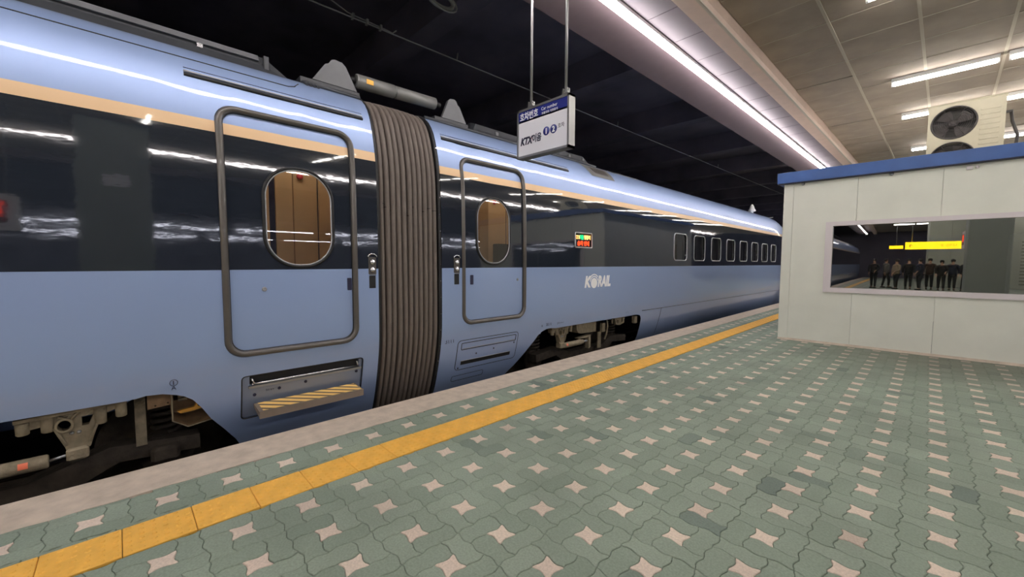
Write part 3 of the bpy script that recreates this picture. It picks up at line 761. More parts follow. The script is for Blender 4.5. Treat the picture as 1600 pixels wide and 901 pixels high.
def fin(car, y0, y1, zb, zt, x=-4.5, mirror=False):
    w_ = y1 - y0
    pts = [(0, 0), (.28, .72), (.36, .78), (.42, .95), (.50, 1.0), (.66, .97), (.74, .86), (1.0, 0)]
    if mirror: pts = [(1 - a, b) for a, b in reversed(pts)]
    pts = [(y0 + a * w_, zb + b * (zt - zb)) for a, b in pts]
    o = MB().prism(pts, x - .02, x + .02, 'x').build('roof_fin', 'roofgrey', car)
    MB().box(x - .5, x + .035, y0 - .12, y1 + .02, zb - .09, zb - .012).build('fin_base', 'roofdark', o)
    return o
fin(carL, 1.50, 1.965, 3.34, 3.605)
gk = MB()
for k in range(4): gk.tube([surf(1.40 + k * .035, s, .012)[0] for s in np.linspace(s_of(3.2), SEND, 14)], .016, 6)
gk.build('roof_gasket', 'roofdark', carL)
gk = MB().tube([surf(y, s_of(3.235), .01)[0] for y in np.linspace(1.4, 1.95, 6)], .024, 6); gk.build('roof_edge_strip', 'roofdark', carL)
# folding step
g_ = MB(); seam(g_, rrect(*STEP1, .03, 3), .0055, -.002, n=5); g_.build('step_gap', 'black', carL)
x_ = -4.07
sp = patch(rrect(STEP1[0] + .004, STEP1[1] - .004, STEP1[2] + .004, STEP1[3] - .004, .026, 3), [rrect(.775, 1.745, .398, .476, .006, 2)], -.018, rim=.05, outer_rim=.03).build('folding_step', 'bluegrey', carL)
MB().box(-4.14, -4.10, .76, 1.76, .39, .485).build('slot_back', 'black', sp)
MB().cyl(sv(.79, .405, -.008), sv(1.745, .405, -.008), .011, 8).build('handrail_bar', 'chrome', sp)
MB().box(-4.085, -4.058, .765, 1.765, .372, .392).build('slot_sill', 'steel', sp)
for y in (.80, 1.725): MB().tube([sv(y + .01, .405, .0), sv(y, .43, .004), sv(y - .012, .462, -.01)], .008, 6).build('hook', 'chrome', sp)
for y, z in ((.815, .30), (1.235, .335), (1.725, .345), (1.01, .32)): MB().lathe([(0, 0), (.014, 0), (.014, .004), (0, .004)], 12, (sv(y, z).x - .018, y, z), 'x').build('bolt', 'ink', sp)
for k, z in enumerate((.333, .316)): text_mesh('step_notice', '발판 작동' if k == 0 else '점검 덮개', .017, 'ink', sp, on_side(.90, z, sv(.9, .32).x - .0165), .0005)
bd = MB(); bd.add([(-4.08, .80, .228), (-4.08, 1.70, .228), (-3.868, 1.70, .210), (-3.868, .80, .210), (-4.08, .80, .20), (-4.08, 1.70, .20), (-3.868, 1.70, .150), (-3.868, .80, .150)],
       [(0, 1, 2, 3), (7, 6, 5, 4), (0, 3, 7, 4), (1, 5, 6, 2), (3, 2, 6, 7), (0, 4, 5, 1)])
bd.build('step_board', 'treadgrey', sp)
MB().add([(-4.075, .83, .2296), (-4.075, 1.685, .2296), (-3.885, 1.685, .2135), (-3.885, .83, .2135)], [(0, 1, 2, 3)]).build('hazard_tread', 'stripes', sp)
tx1 = sv(.27, .53).x
ml_ = text_mesh('coach_marking', '1', .042, 'ink', carL, on_side(.256, .52, tx1 + .002), .0004, bold=.001); MB().tube([(tx1 + .003, .268 + .024 * math.cos(t), .535 + .024 * math.sin(t)) for t in np.linspace(0, 2 * PI, 19)[:-1]], .002, 5, closed=True).build('ring', 'ink', ml_); text_mesh('coach_marking', 'A', .045, 'ink', carL, on_side(.252, .478, tx1 - .005), .0004)

# ---- bogies
def bracket_pts(oy):
    top = [(-.535, .355), (-.535, .42), (-.005, .445), (-.005, .405), (-.10, .375), (-.135, .365), (-.15, .33), (-.195, .16), (-.20, .15), (-.315, .15), (-.325, .19), (-.345, .255), (-.375, .33), (-.40, .355), (-.47, .345)]
    return [(y + oy, z) for y, z in top][::-1]
def circ(cy, cz, r, n=14, sy=1.): return [(cy + r * sy * math.cos(2 * PI * k / n), cz + r * math.sin(2 * PI * k / n)) for k in range(n)]
def bogie(car, oy, wheels, cyl_a, cyl_b, extra):
    b = MB(); x0, x1 = -4.46, -4.30; ya, yb = min(wheels) - .2, max(wheels) + .2; mid = (ya + yb) / 2
    b.prism([(ya, -.12), (ya + .5, -.08), (mid - .6, -.26), (mid + .6, -.26), (yb - .5, -.08), (yb, -.12), (yb, .0), (yb - .55, .05), (mid + .5, -.08), (mid - .5, -.08), (ya + .55, .05), (ya, .0)], x0, x1, 'x')
    bg = b.build('bogie', 'grime', car)
    for wy in wheels:
        MB().lathe([(0, 0), (.43, 0), (.46, .02), (.46, .03), (.43, .05), (.40, .06), (.36, .05), (.16, .07), (.14, .12), (0, .12)], 40, (-4.92, wy, -.17), 'x').build('wheel', 'grime', bg)
        MB().lathe([(0, 0), (.17, 0), (.19, .03), (.19, .08), (.15, .10), (.14, .12), (.05, .125), (.045, .15), (0, .15)], 24, (-4.60, wy, -.15), 'x').build('axle_box', 'grime', bg)
        bt = MB()
        for k in range(6): a = k * PI / 3; bt.lathe([(0, 0), (.014, 0), (.014, .014), (0, .014)], 6, (-4.50, wy + .115 * math.cos(a), -.15 + .115 * math.sin(a)), 'x')
        bt.build('axle_box_bolts', 'cast', bg)
        sp_ = MB(); co = [(-4.55 + .09 * math.cos(t), wy + (.0) + .09 * math.sin(t), .02 + .28 * t / (10 * PI)) for t in np.linspace(0, 10 * PI, 90)]
        sp_.tube(co, .018, 6); sp_.build('coil_spring', 'grime', bg)
        MB().cyl((-4.78, wy, -.17), (-6.4, wy, -.17), .08, 12).build('axle', 'grime', bg)
    # yaw damper hanger
    br = MB().plate(bracket_pts(oy), [circ(-.318 + oy, .336, .040, 16, .9), [(-.235 + oy, .375), (-.175 + oy, .378), (-.20 + oy, .31), (-.235 + oy, .31)], [(-.345 + oy, .392), (-.29 + oy, .397), (-.315 + oy, .383)]], -4.20, -4.135, 'x').build('damper_hanger', 'cast', bg)
    rb = MB(); rb.prism([(y, z) for y, z in [(-.54 + oy, .405), (-.54 + oy, .43), (0 + oy, .455), (0 + oy, .43)]], -4.22, -4.105, 'x').build('top_flange', 'cast', br)
    for y, zt, zb in ((-.505, .40, .318), (-.395, .425, .308), (-.14, .43, .30), (-.032, .44, .325)):
        MB().lathe([(.0, zb), (.026, zb), (.032, zb + .006), (.034, zt), (0, zt)], 14, (-4.14, y + oy, 0)).build('boss', 'cast', br)
    rr = MB().tube([(-4.12, y, z) for y, z in circ(-.318 + oy, .336, .044, 20, .9)], .009, 6, closed=True).build('eye_rim', 'cast', br)
    rr = MB(); 
    for p, q in (((-.365, .33), (-.315, .19)), ((-.145, .35), (-.20, .19)), ((-.345, .40), (-.30, .375)), ((-.245, .42), (-.285, .37))): rr.tube([(-4.125, p[0] + oy, p[1]), (-4.125, q[0] + oy, q[1])], .010, 6)
    rr.build('rib', 'cast', br)
    for y in (-.285, -.25): MB().lathe([(0, 0), (.012, 0), (.012, .01), (0, .012)], 8, (-4.135, y + oy, .272), 'x').build('bolt', 'steel', br)
    MB().cbox(-4.22, -4.10, -.318 + oy, -.208 + oy, .078, .165, .012).build('foot', 'cast', br)
    d = MB(); s_ = 1 if cyl_b > cyl_a else -1; L_ = abs(cyl_b - cyl_a)
    pf = [(0, 0), (.040, 0), (.047, .01), (.047, L_ * .8), (.038, L_ * .81), (.036, L_ * .9), (.02, L_ * .9), (.018, L_), (0, L_)]
    if s_ < 0: pf = [(a, L_ - b) for a, b in reversed(pf)]
    d.lathe(pf, 18, (-4.14, min(cyl_a, cyl_b), .108), 'y')
    dm = d.build('yaw_damper', 'cast', bg)
    ry = cyl_a + s_ * extra; lbm = MB(); lbm.add([(-4.14 + .0485 * math.cos(t), ry + q, .108 + .0485 * math.sin(t)) for t in np.linspace(-.1, .75, 5) for q in (-.022, .022)], [(2 * i, 2 * i + 1, 2 * i + 3, 2 * i + 2) for i in range(4)]); lbm.build('orange_label', 'orange', dm)
    MB().cyl((-4.14, cyl_b - s_ * .03, .108), (-4.14, cyl_b + s_ * .06, .108), .02, 8).build('damper_eye', 'steel', dm)
    return bg
bL = bogie(carL, 0, (.24, -2.3), -.40, -1.25, .11)
MB().cyl((-4.15, -.42, .10), (-4.15, -.25, .125), .012, 8).build('damper_rod', 'steel', bL)
MB().plate([(.113, .325), (.268, .335), (.268, .44), (.115, .455)], [circ(.16, .345, .006, 8), circ(.235, .352, .006, 8)], -4.20, -4.17, 'x').build('mounting_plate', 'brownplate', bL)
MB().box(-4.30, -4.27, .04, .105, .02, .44).build('post', 'cast', bL)
tr = MB(); tr.add([(-4.16, .262, .20), (-4.16, .352, .135), (-4.16, .53, .16), (-4.40, .262, .21), (-4.40, .352, .17), (-4.40, .53, .19), (-4.40, .262, .30), (-4.40, .53, .30)], [(0, 1, 4, 3), (1, 2, 5, 4), (3, 4, 5, 7, 6)])
tr.build('tray', 'brownplate', bL)
MB().tube([(-4.155, .258, .43), (-4.155, .258, .20), (-4.155, .352, .130), (-4.155, .53, .155)], .006, 6).build('tray_rim', 'cast', bL)
lv = MB().prism([(.29, .262), (.40, .272), (.42, .31), (.455, .325), (.47, .26), (.40, .245), (.31, .24)], -4.22, -4.19, 'x').build('lever', 'lever', bL)
MB().lathe([(0, 0), (.014, 0), (.014, .012), (0, .012)], 12, (-4.19, .435, .288), 'x').build('lever_pivot', 'black', lv)
MB().box(-4.24, -4.20, .30, .36, .34, .36).box(-4.24, -4.20, .30, .33, .37, .41).box(-4.24, -4.21, .37, .40, .37, .40).build('linkage', 'cast', bL)
MB().cbox(-4.34, -4.22, .12, .30, -.14, -.02, .02).build('caliper', 'grime', bL)

# ---- right car
carR = empty('passenger_car', (TCX, 12, -.6), 'blue railway coach at right with destination display, lettering and a row of eight windows', 'train car')
WIN = [(8.99, 9.68), (10.10, 10.79), (11.23, 11.92), (12.38, 13.07), (13.54, 14.23), (14.70, 15.39), (15.85, 16.54), (17.02, 17.66)]
wl = [rrect(a, b, 1.535, 2.145, .10, 5) for a, b in WIN]
DISP = rrect(5.335, 5.80, 1.725, 1.965, .02, 3)
shell = patch(car_outline(2.745, 25, BVOID_R), [rrect(*DR2, .15), DISP] + wl, 0, True, in_s=True, rim=.05)
half_back(shell, 2.745, 25, True); shell.build('body_shell', 'livery', carR)
end_cap(2.75, off=-.005).build('end_wall', 'interior', carR); end_cap(25, True).build('nose_end', 'black', carR)
make_door(carR, *DR2, OV2, True)
vestibule(carR, 2.85, 4.9, (4.194, 2.398), [(3.80, 4.07, 'tan2'), (4.45, 4.456, 'ink')])
MB().cbox(-4.72, -4.60, 4.16, 4.42, 1.2, 1.76, .01).build('dark_cabinet', 'interior', carR)
control(carR, 2.925, 2.995)
slot(carR, 2.84, 5.3, 2.955)
MB().box(-7.0, -4.16, 2.8, 18.5, .50, .58).build('underframe', 'grime', carR)
MB().box(-5.6, -5.55, 8, 18.5, .6, 3.1).build('aisle_partition', 'interior', carR)
for (a, b), L in zip(WIN, wl):
    wn = MB(); seam(wn, L, .013, .002, n=6); wn = wn.build('window', 'silver', carR)
    patch(L, [], -.022, dy=.2).build('window_pane', 'wglass', wn)
    cu = MB(); ys_ = np.linspace(b - .30, b - .02, 19)
    cu.add([(-4.12 - .018 * math.sin(i * PI / 2), y, z) for i, y in enumerate(ys_) for z in (1.5, 2.2)], [(2 * i, 2 * i + 2, 2 * i + 3, 2 * i + 1) for i in range(18)]); cu.build('curtain', 'curtain', wn)
    MB().box(-5.0, -4.9, a - .1, b + .1, 2.6, 2.62).build('coach_fill_lamp', 'coachfill', wn)  # added unseen lamp, brightens the dark interior and curtain behind the pane
    MB().box(-4.6, -4.5, a + .1, a + .5, 1.0, 1.95).build('seat_back', 'interior', wn)
# destination display
dpx = sv(5.57, 1.845).x
dp = MB(); seam(dp, DISP, .012, .002, n=6); dp = dp.build('destination_display', 'silver', carR)
MB().box(dpx - .03, dpx - .02, 5.335, 5.80, 1.725, 1.965).build('screen', 'black', dp)
text_mesh('display_lettering', 'KTX', .085, 'ledamber', dp, on_side(5.36, 1.865, dpx - .018), .001, bold=.001, sx=.75)
text_mesh('display_lettering', '이음', .085, 'ledgreen', dp, on_side(5.475, 1.865, dpx - .018), .001, bold=.002, sx=.75)
text_mesh('display_lettering', '청량리', .08, 'ledamber', dp, on_side(5.60, 1.868, dpx - .018), .001, bold=.0015, sx=.85)
text_mesh('display_lettering', '승차 안내', .085, 'ledred', dp, on_side(5.42, 1.765, dpx - .018), .001, bold=.002, sx=1.0)
text_mesh('coach_marking', '승차정원', .05, 'white', carR, on_side(5.47, 1.655, dpx + .001), .0005, bold=.0008, sx=1.0)
text_mesh('coach_marking', '120+1A', .07, 'white', carR, on_side(5.445, 1.575, dpx + .001), .0005, bold=.0012, sx=.95)
# operator lettering with round emblem in place of the O
kx = sv(6, 1.15).x + .002
lo = text_mesh('operator_lettering', 'K', .255, 'white', carR, on_side(5.60, 1.065, kx), .0006, shear=.22, bold=.013, sx=.92)
text_mesh('letters', 'RAIL', .255, 'white', lo, on_side(5.985, 1.065, kx), .0006, shear=.22, bold=.013, sx=.78)
eb = MB(); eb.prism(circ(5.88, 1.125, .088, 24, 1.05), kx - .001, kx + .001, 'x'); eb.build('emblem_ball', 'white', lo)
for r0, r1, a0, a1, dz in ((.105, .122, .35, 2.9, .0), (.128, .146, .75, 2.75, .012)):
    ar = [(5.88 + r1 * 1.05 * math.cos(t), 1.125 + dz + r1 * math.sin(t)) for t in np.linspace(a0, a1, 14)] + [(5.88 + r0 * 1.05 * math.cos(t), 1.125 + dz + r0 * math.sin(t)) for t in np.linspace(a1, a0, 14)]
    MB().prism(ar, kx - .001, kx + .001, 'x').build('emblem_arc', 'white', lo)
tx2 = sv(3, .51).x
text_mesh('coach_marking', '3111', .075, 'ink', carR, on_side(2.80, .485, tx2 + .002), .0004, sx=.95)
text_mesh('coach_marking', '20.11', .06, 'ink', carR, on_side(4.66, .505, tx2 + .002), .0004); text_mesh('coach_marking', 'J30001', .06, 'ink', carR, on_side(4.93, .515, tx2 + .002), .0004)
text_mesh('coach_marking', 'A', .05, 'ink', carR, on_side(4.55, .50, tx2 + .002), .0004); text_mesh('coach_marking', '┬ ┬', .06, 'ink', carR, on_side(6.98, .50, tx2 + .002), .0004)
# closed step on the right car
sp = patch(rrect(STEP2[0], STEP2[1], STEP2[2], STEP2[3], .05, 4), [], .0025, dy=.3).build('folded_step', 'livery', carR)
g_ = MB(); seam(g_, rrect(STEP2[0], STEP2[1], STEP2[2], STEP2[3], .05, 4), .004, .002, n=5); g_.build('panel_gap', 'black', sp)
g_ = MB(); seam(g_, rrect(3.06, 4.02, .37, .455, .012, 3), .0045, .004, n=5); g_.build('upper_gap', 'black', sp)
g_ = MB(); seam(g_, [(3.08, .385), (4.0, .385)], .004, .008, n=5, closed=False); g_.build('chrome_edge', 'silver', sp)
patch([(3.08, .165), (3.95, .165), (3.95, .215), (3.08, .215)], [], .006, dy=.3).build('slot', 'black', sp)
g_ = MB(); seam(g_, [(3.08, .22), (3.95, .22)], .004, .008, n=5, closed=False); g_.build('slot_edge', 'silver', sp)
for y, z in ((3.32, .285), (3.62, .31), (4.0, .34), (3.05, .125)): MB().lathe([(0, 0), (.011, 0), (.011, .004), (0, .004)], 10, (sv(y, z).x + .001, y, z), 'x').build('bolt', 'ink', sp)
g_ = MB(); seam(g_, rrect(2.98, 3.5, -.05, .02, .02, 3), .003, .001, n=5); g_.build('lower_hatch_gap', 'black', carR)
g_ = MB(); g_.tube([sv(7.64, .502, .001)] + [sv(y, .50 - .006 * (y - 7.64), .001, True) for y in np.linspace(8, 19, 12)], .005, 5); g_.tube([sv(8.5, z, .001) for z in (.495, .35, .2, .0, -.2)], .004, 5); g_.build('skirt_groove', 'black', carR)
fr2 = fairing(carR, 3.55, 6.5, ta=.1, tb=.35)
for y in (4.0, 4.5, 5.1, 5.7, 6.1): MB().box(-4.50, -4.46, y, y + .05, 3.31, 3.36).build('bracket', 'roofgrey', fr2)
fin(carR, 3.08, 3.47, 3.345, 3.62, mirror=True)
gk = MB().tube([surf(y, s_of(3.235), .01)[0] for y in np.linspace(2.76, 6.4, 14)], .022, 6); gk.build('roof_edge_strip', 'roofdark', carR)
hh = patch([(5.78, 3.20), (6.62, 3.20), (6.72, 2.99), (5.98, 2.99)], [], .006, dy=.2).build('roof_hatch', 'damper', carR)
patch([(6.05, 3.155), (6.5, 3.155), (6.56, 3.05), (6.12, 3.05)], [], .011, dy=.2).build('hatch_grille', 'seal', hh)
g_ = MB().tube([surf(y, s_of(3.21), .004)[0] for y in np.linspace(6.7, 7.9, 5)], .008, 5); g_.build('roof_line', 'roofgrey', carR)
an = MB().lathe([(0, 0), (.05, 0), (.05, .12), (.13, .15), (.13, .17), (.09, .24), (.06, .34), (.02, .40), (0, .40)], 18, (-4.75, 17.2, 3.28)).build('antenna_dome', 'white', carR)
MB().prism([(17.95, 3.20), (18.0, 3.23), (18.9, 3.33), (18.9, 3.30)], -4.55, -4.45, 'x').build('mirror_arm', 'black', carR)
bR = bogie(carR, 5.42, (4.92, 7.25), 5.20, 5.80, .06)
tk = MB(); tk.prism([(5.56, .42), (5.57, .32), (5.62, .27), (5.70, .25), (6.14, .24), (6.14, .43)], -4.50, -4.14, 'x'); tk.build('air_tank', 'cast', bR)
MB().tube([(-4.15, 6.50, .43), (-4.14, 6.52, .30), (-4.15, 6.50, .15), (-4.16, 6.46, .05)], .016, 8).build('pipe', 'cast', bR)
MB().tube([(-4.15, 6.72, .42), (-4.15, 6.68, .38), (-4.15, 6.70, .32)], .014, 8).build('pipe', 'cast', bR)
MB().box(-4.2, -4.15, 6.36, 6.46, .20, .36).box(-4.22, -4.2, 6.3, 6.4, -.1, .2).build('valve_block', 'cast', bR)
MB().plate([(6.75, .42), (7.13, .43), (7.11, .30), (6.95, .27), (6.84, .28)], [circ(6.87, .34, .035, 10), [(7.0, .39), (7.06, .40), (7.06, .32), (7.0, .32)]], -4.19, -4.14, 'x').build('second_hanger', 'cast', bR)
MB().cbox(-4.2, -4.12, 7.49, 7.60, .24, .40, .015).build('tail_box', 'cast', bR)
MB().plate([(5.62, .18), (5.98, .20), (5.98, -.02), (5.93, -.04), (5.92, .165), (5.62, .165)], [], -4.22, -4.14, 'x').build('end_bracket', 'cast', bR)

# ---- gangway bellows
bw = empty('gangway_bellows', (TCX, 2.35, -.5), 'dark pleated rubber gangway bellows between the two blue coaches', 'bellows')
ss = np.linspace(0, SEND, 46)
def around(y, off, amp=0., f=0.):
    a = [surf(y + amp * math.sin(f + s * 1.3), s, off)[0] for s in ss]
    return a + [Vector((2 * TCX - p.x, p.y, p.z)) for p in reversed(a[:-1])]
NP = 11; y0b, y1b = 1.985, 2.70; pt = (y1b - y0b) / NP
a_, b_ = around(1.955, -.085), around(2.745, -.085); k = len(a_)
MB().add(a_ + b_, [(i, i + 1, k + i + 1, k + i) for i in range(k - 1)], True).build('inner_liner', 'black', bw)
for i in range(NP):
    y = y0b + pt * (i + .5)
    o = MB().tube(around(y, -.055 + .012 * math.sin(PI * (i + .5) / NP), R_.uniform(.002, .006), R_.uniform(0, 6)), .052, 10, rb=pt * .45, up=None).build('pleat', 'bellows', bw)
    zc = 2.09 - .02 * (i % 3) - .012 * i * (i < 6)
    q = s_of(zc); MB().tube([surf(y, q - .004, -.055)[0], surf(y, q + .004, -.055)[0]], .0545, 10, rb=None if 0 else pt * .51).build('pleat_seam', 'black', o)
for y, nm in ((1.965, 'end_frame'), (2.722, 'end_frame')):
    o = MB().tube(around(y, -.02), .030, 8, rb=.018).build(nm, 'black', bw)
    if y > 2:
        for q in np.linspace(s_of(.1), s_of(3.15), 17):
            p, n = surf(y, q, .009); MB().tube([p, p + n * .006], .006, 6).build('rivet', 'chrome', o)

# ---- inter-car damper between the roof fins
dp = empty('roof_damper', (-4.55, 2.4, 3.4), 'grey cylindrical damper above the bellows, spanning the two roof fins', 'damper')
A, B = Vector((-4.52, 1.965, 3.475)), Vector((-4.52, 3.02, 3.50)); D = (B - A)
def seg(mb, pr):
    for (t0_, r0_), (t1_, r1_) in zip(pr[:-1], pr[1:]): mb.tube([A + D * t0_, A + D * t1_], [r0_, r1_], 18)
    return mb
seg(MB(), [(0, .06), (.01, .075), (.43, .075), (.435, .062), (.45, .062), (.455, .072), (.97, .072), (.985, .05)]).build('barrel', 'damper', dp)
seg(MB(), [(.985, .03), (1.05, .03)]).build('rod_end', 'black', dp); seg(MB(), [(-.06, .03), (0, .03)]).build('rod_end', 'black', dp)
MB().box(-4.47, -4.444, 2.06, 2.14, 3.45, 3.50).build('yellow_label', 'yellow', dp)

# ------------------------------------------------------------------ overhead line
ow = empty('contact_wire', (-5.6, 0, 4.7), 'thin overhead contact wire running above the train roof', 'overhead wire')
def wz(y): return 4.735 + .0158 * y
MB().tube([(-5.6, y, wz(y)) for y in (-36, -10, 0, 10, 24, 55)], .011, 6).build('wire', 'wire', ow)
MB().tube([(-5.6, 2.0, wz(2) + .16), (-5.6, 2.35, wz(2.35) + .04), (-5.6, 2.9, wz(2.9) + .02), (-5.6, 3.0, wz(3) + .01), (-5.6, 3.06, wz(3) + .07)], .009, 6).build('splice_wire', 'wire', ow)
MB().tube([(-5.6, -30, wz(0) + 1.3), (-5.6, 1.2, wz(1.2) + .5), (-5.6, 2.0, wz(2) + .16)], .009, 6).build('splice_wire', 'wire', ow)
for y in (2.4, 2.6, 2.8): MB().box(-5.63, -5.57, y, y + .03, wz(y) - .02, wz(y) + .05).build('clamp', 'wire', ow)
for y in (4.15, 9.1, 16): MB().tube([(-5.6, y, wz(y)), (-5.6, y + .02, wz(y) + .12)], .012, 5).build('dropper', 'wire', ow)
ins = empty('line_insulator', (-5.0, 3.6, 6.6), 'grey ring fitting of the overhead line hanging at the top edge', 'insulator')
c_ = inv(688, -2, x=-5.0)
MB().tube([c_ + Vector((0, .22 * math.cos(t), .11 * math.sin(t))) for t in np.linspace(0, 2 * PI, 17)[:-1]], .03, 8, closed=True).build('ring', 'wire', ins)
MB().tube([c_ + Vector((.02, .22 * math.cos(t) + .05, .11 * math.sin(t) - .03)) for t in np.linspace(0, 2 * PI, 17)[:-1]], .015, 8, closed=True).build('ring', 'wire', ins)
MB().cyl(c_ + Vector((0, 0, .1)), (c_.x, c_.y, 7.42), .02, 8).build('hanger_rod', 'wire', ins)

# ------------------------------------------------------------------ hanging car-number sign
sg = empty('car_number_sign', (-2.68, 3.05, 2.53), 'white hanging car number sign with navy header, on two rods over the yellow line', 'sign')
sx0, sx1, sz0, sz1, sy0, sy1 = -3.022, -2.352, 2.535, 3.018, 3.0, 3.092
MB().box(sx0 + .01, sx1 - .01, sy0 + .012, sy1 - .012, sz0 + .01, sz1 - .01).build('body', 'white', sg)
for a in ((sx0, sx1, sz0, sz0 + .022), (sx0, sx1, sz1 - .022, sz1), (sx0, sx0 + .02, sz0, sz1), (sx1 - .02, sx1, sz0, sz1)):
    MB().box(a[0], a[1], sy0, sy1, a[2], a[3]).build('frame_bar', 'signframe', sg)
MB().box(sx0 + .02, sx1 - .02, sy0 + .006, sy0 + .013, sz0 + .022, 2.905).build('white_face', 'signface', sg)
MB().box(sx0 + .02, sx1 - .02, sy0 + .006, sy0 + .013, 2.888, sz1 - .022).build('navy_header', 'navy', sg)
fy = sy0 + .005
text_mesh('header_lettering', '호차번호', .085, 'white', sg, on_front(-2.985, 2.912, fy), .001, bold=.0015, sx=.80)
text_mesh('header_lettering', 'Car number', .044, 'white', sg, on_front(-2.695, 2.945, fy), .001, sx=.92)
text_mesh('header_lettering', '车厢号码 号車番号', .026, 'white', sg, on_front(-2.69, 2.907, fy), .001, sx=.95)
text_mesh('train_name', 'KTX', .098, 'ink', sg, on_front(-2.975, 2.665, fy), .001, shear=.3, bold=.0045, sx=.80)
text_mesh('train_name', 'X', .098, 'red', sg, on_front(-2.852, 2.665, fy - .0006), .0004, shear=.3, bold=-.004, sx=.80)
text_mesh('train_name', '이음', .085, 'ink', sg, on_front(-2.815, 2.672, fy), .001, shear=.12, bold=.0022, sx=.78)
for cx_, ch in ((-2.628, '1'), (-2.538, '2')):
    d = MB().lathe([(0, -.003), (.041, -.003), (.041, 0), (0, 0)], 28, (cx_, fy + .002, 2.738), 'y').build('number_disc', 'navy', sg)
    text_mesh('number', ch, .075, 'white', d, on_front(cx_, 2.712, fy - .002), .0008, bold=.002, align='CENTER', sx=.9)
text_mesh('small_lettering', '호차', .048, 'ink', sg, on_front(-2.486, 2.735, fy), .001, sx=.9)
for x in (-2.865, -2.425):
    r = MB().cyl((x, 3.045, 3.02), (x, 3.045, 4.62), .013, 10).build('hanging_rod', 'signframe', sg)
    MB().box(x - .035, x + .035, 3.03, 3.06, 3.015, 3.045).box(x - .03, x - .018, 3.025, 3.065, 3.04, 3.085).box(x + .018, x + .03, 3.025, 3.065, 3.04, 3.085).build('clevis', 'signframe', r)
    MB().cyl((x - .04, 3.045, 3.07), (x + .04, 3.045, 3.07), .008, 6).build('pin', 'chrome', r)

# ------------------------------------------------------------------ booth
bt = empty('platform_booth', (-2.02, 9.29, 0), 'cream panel platform booth with blue roof band and long ribbon window', 'booth', rz=.012)
BL_, BR_, BF, BB, BH = 0., 5.2, 0., 5.5, 3.0
def bp(mb, nm, mm, par=None):
    o = mb.build(nm, mm)
    if par is None: o.parent = bt
    else: o.parent = par
    return o
wx0, wx1, wz0, wz1 = .675, 3.6, .955, 2.225
bp(MB().prism([(-.05, .0), (.0, .0), (.0, .035), (-.015, .02)], .0, 5.2, 'x'), 'dust_fillet', 'coping')
# front wall panels cut round the window
edges = [.155, 1.09, 2.11, 3.13, 4.15, 5.2]
for a, b in zip(edges[:-1], edges[1:]):
    a += .002; b -= .002
    for x0, x1, z0, z1 in ((a, b, .0, wz0), (a, b, wz1, BH), (a, min(b, wx0), wz0, wz1), (max(a, wx1), b, wz0, wz1)):
        if x1 - x0 > .03: bp(MB().box(x0, x1, 0, .05, z0, z1), 'wall_panel', 'booth')
bp(MB().box(0, .153, -.006, .06, 0, BH), 'corner_post', 'booth')
bp(MB().box(0, .05, .05, BB, 0, BH), 'left_wall', 'booth'); bp(MB().box(BR_ - .05, BR_, .05, BB, 0, BH), 'right_wall', 'booth'); bp(MB().box(0, BR_, BB - .05, BB, 0, BH), 'back_wall', 'booth')
bp(MB().box(.0, BR_, 0.05, BB, BH - .05, BH), 'roof_deck', 'booth')
bp(MB().box(.05, BR_ - .05, .05, BB - .05, 0, .02), 'booth_floor', 'interior')
bf = bp(MB().prism([(-.10, 3.0), (-.10, 3.195), (-.05, 3.205), (.0, 3.2), (.0, 3.0)], -.10, BR_ + .1, 'x'), 'roof_band', 'blueband')
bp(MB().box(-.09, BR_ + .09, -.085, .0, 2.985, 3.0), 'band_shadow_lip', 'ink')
bp(MB().box(-.10, 0, -.05, BB + .1, 3.0, 3.2), 'roof_band', 'blueband'); bp(MB().box(BR_, BR_ + .1, -.05, BB + .1, 3.0, 3.2), 'roof_band', 'blueband')
for x, z in ((.30, 2.965), (1.51, 2.965)): bp(MB().lathe([(0, 0), (.022, 0), (.03, -.02), (.02, -.04), (0, -.045)], 12, (x, 0, z), 'y'), 'screw_cap', 'steel')
sk = bp(MB().cbox(2.34, 2.41, -.03, 0, 2.90, 2.955, .006), 'cable_box', 'boothtrim'); bp(MB().lathe([(0, 0), (.02, 0), (.02, -.035), (0, -.035)], 10, (2.455, 0, 2.925), 'y'), 'cable_gland', 'boothtrim')
wf = bp(MB().box(wx0, wx1, -.035, .04, wz1 - .075, wz1), 'window_frame', 'boothtrim')
bp(MB().box(wx0, wx1, -.035, .04, wz0, wz0 + .085), 'window_sill', 'boothtrim'); bp(MB().box(wx0, wx0 + .105, -.035, .04, wz0 + .085, wz1 - .075), 'window_jamb', 'boothtrim'); bp(MB().box(wx1 - .1, wx1, -.035, .04, wz0 + .085, wz1 - .075), 'window_jamb', 'boothtrim')
pn = MB().add([(wx0 + .1, .02, wz0 + .08), (wx1 - .1, .02, wz0 + .08), (wx1 - .1, .02, wz1 - .07), (wx0 + .1, .02, wz1 - .07)], [(0, 1, 2, 3)]); bp(pn, 'window_pane', 'bglass')
bp(MB().box(.3, 4.8, .06, .5, wz0 - .02, wz0 + .06), 'counter', 'tan2')
# air conditioner standing inside, seen through the glass at the right
cb = bp(MB().cbox(2.9, 3.55, .6, .95, .5, 1.95, .01), 'indoor_cabinet', 'white')
for k in range(14): bp(MB().box(3.0, 3.45, .585, .6, 1.15 + k * .05, 1.175 + k * .05), 'louvre', 'acdark', cb)

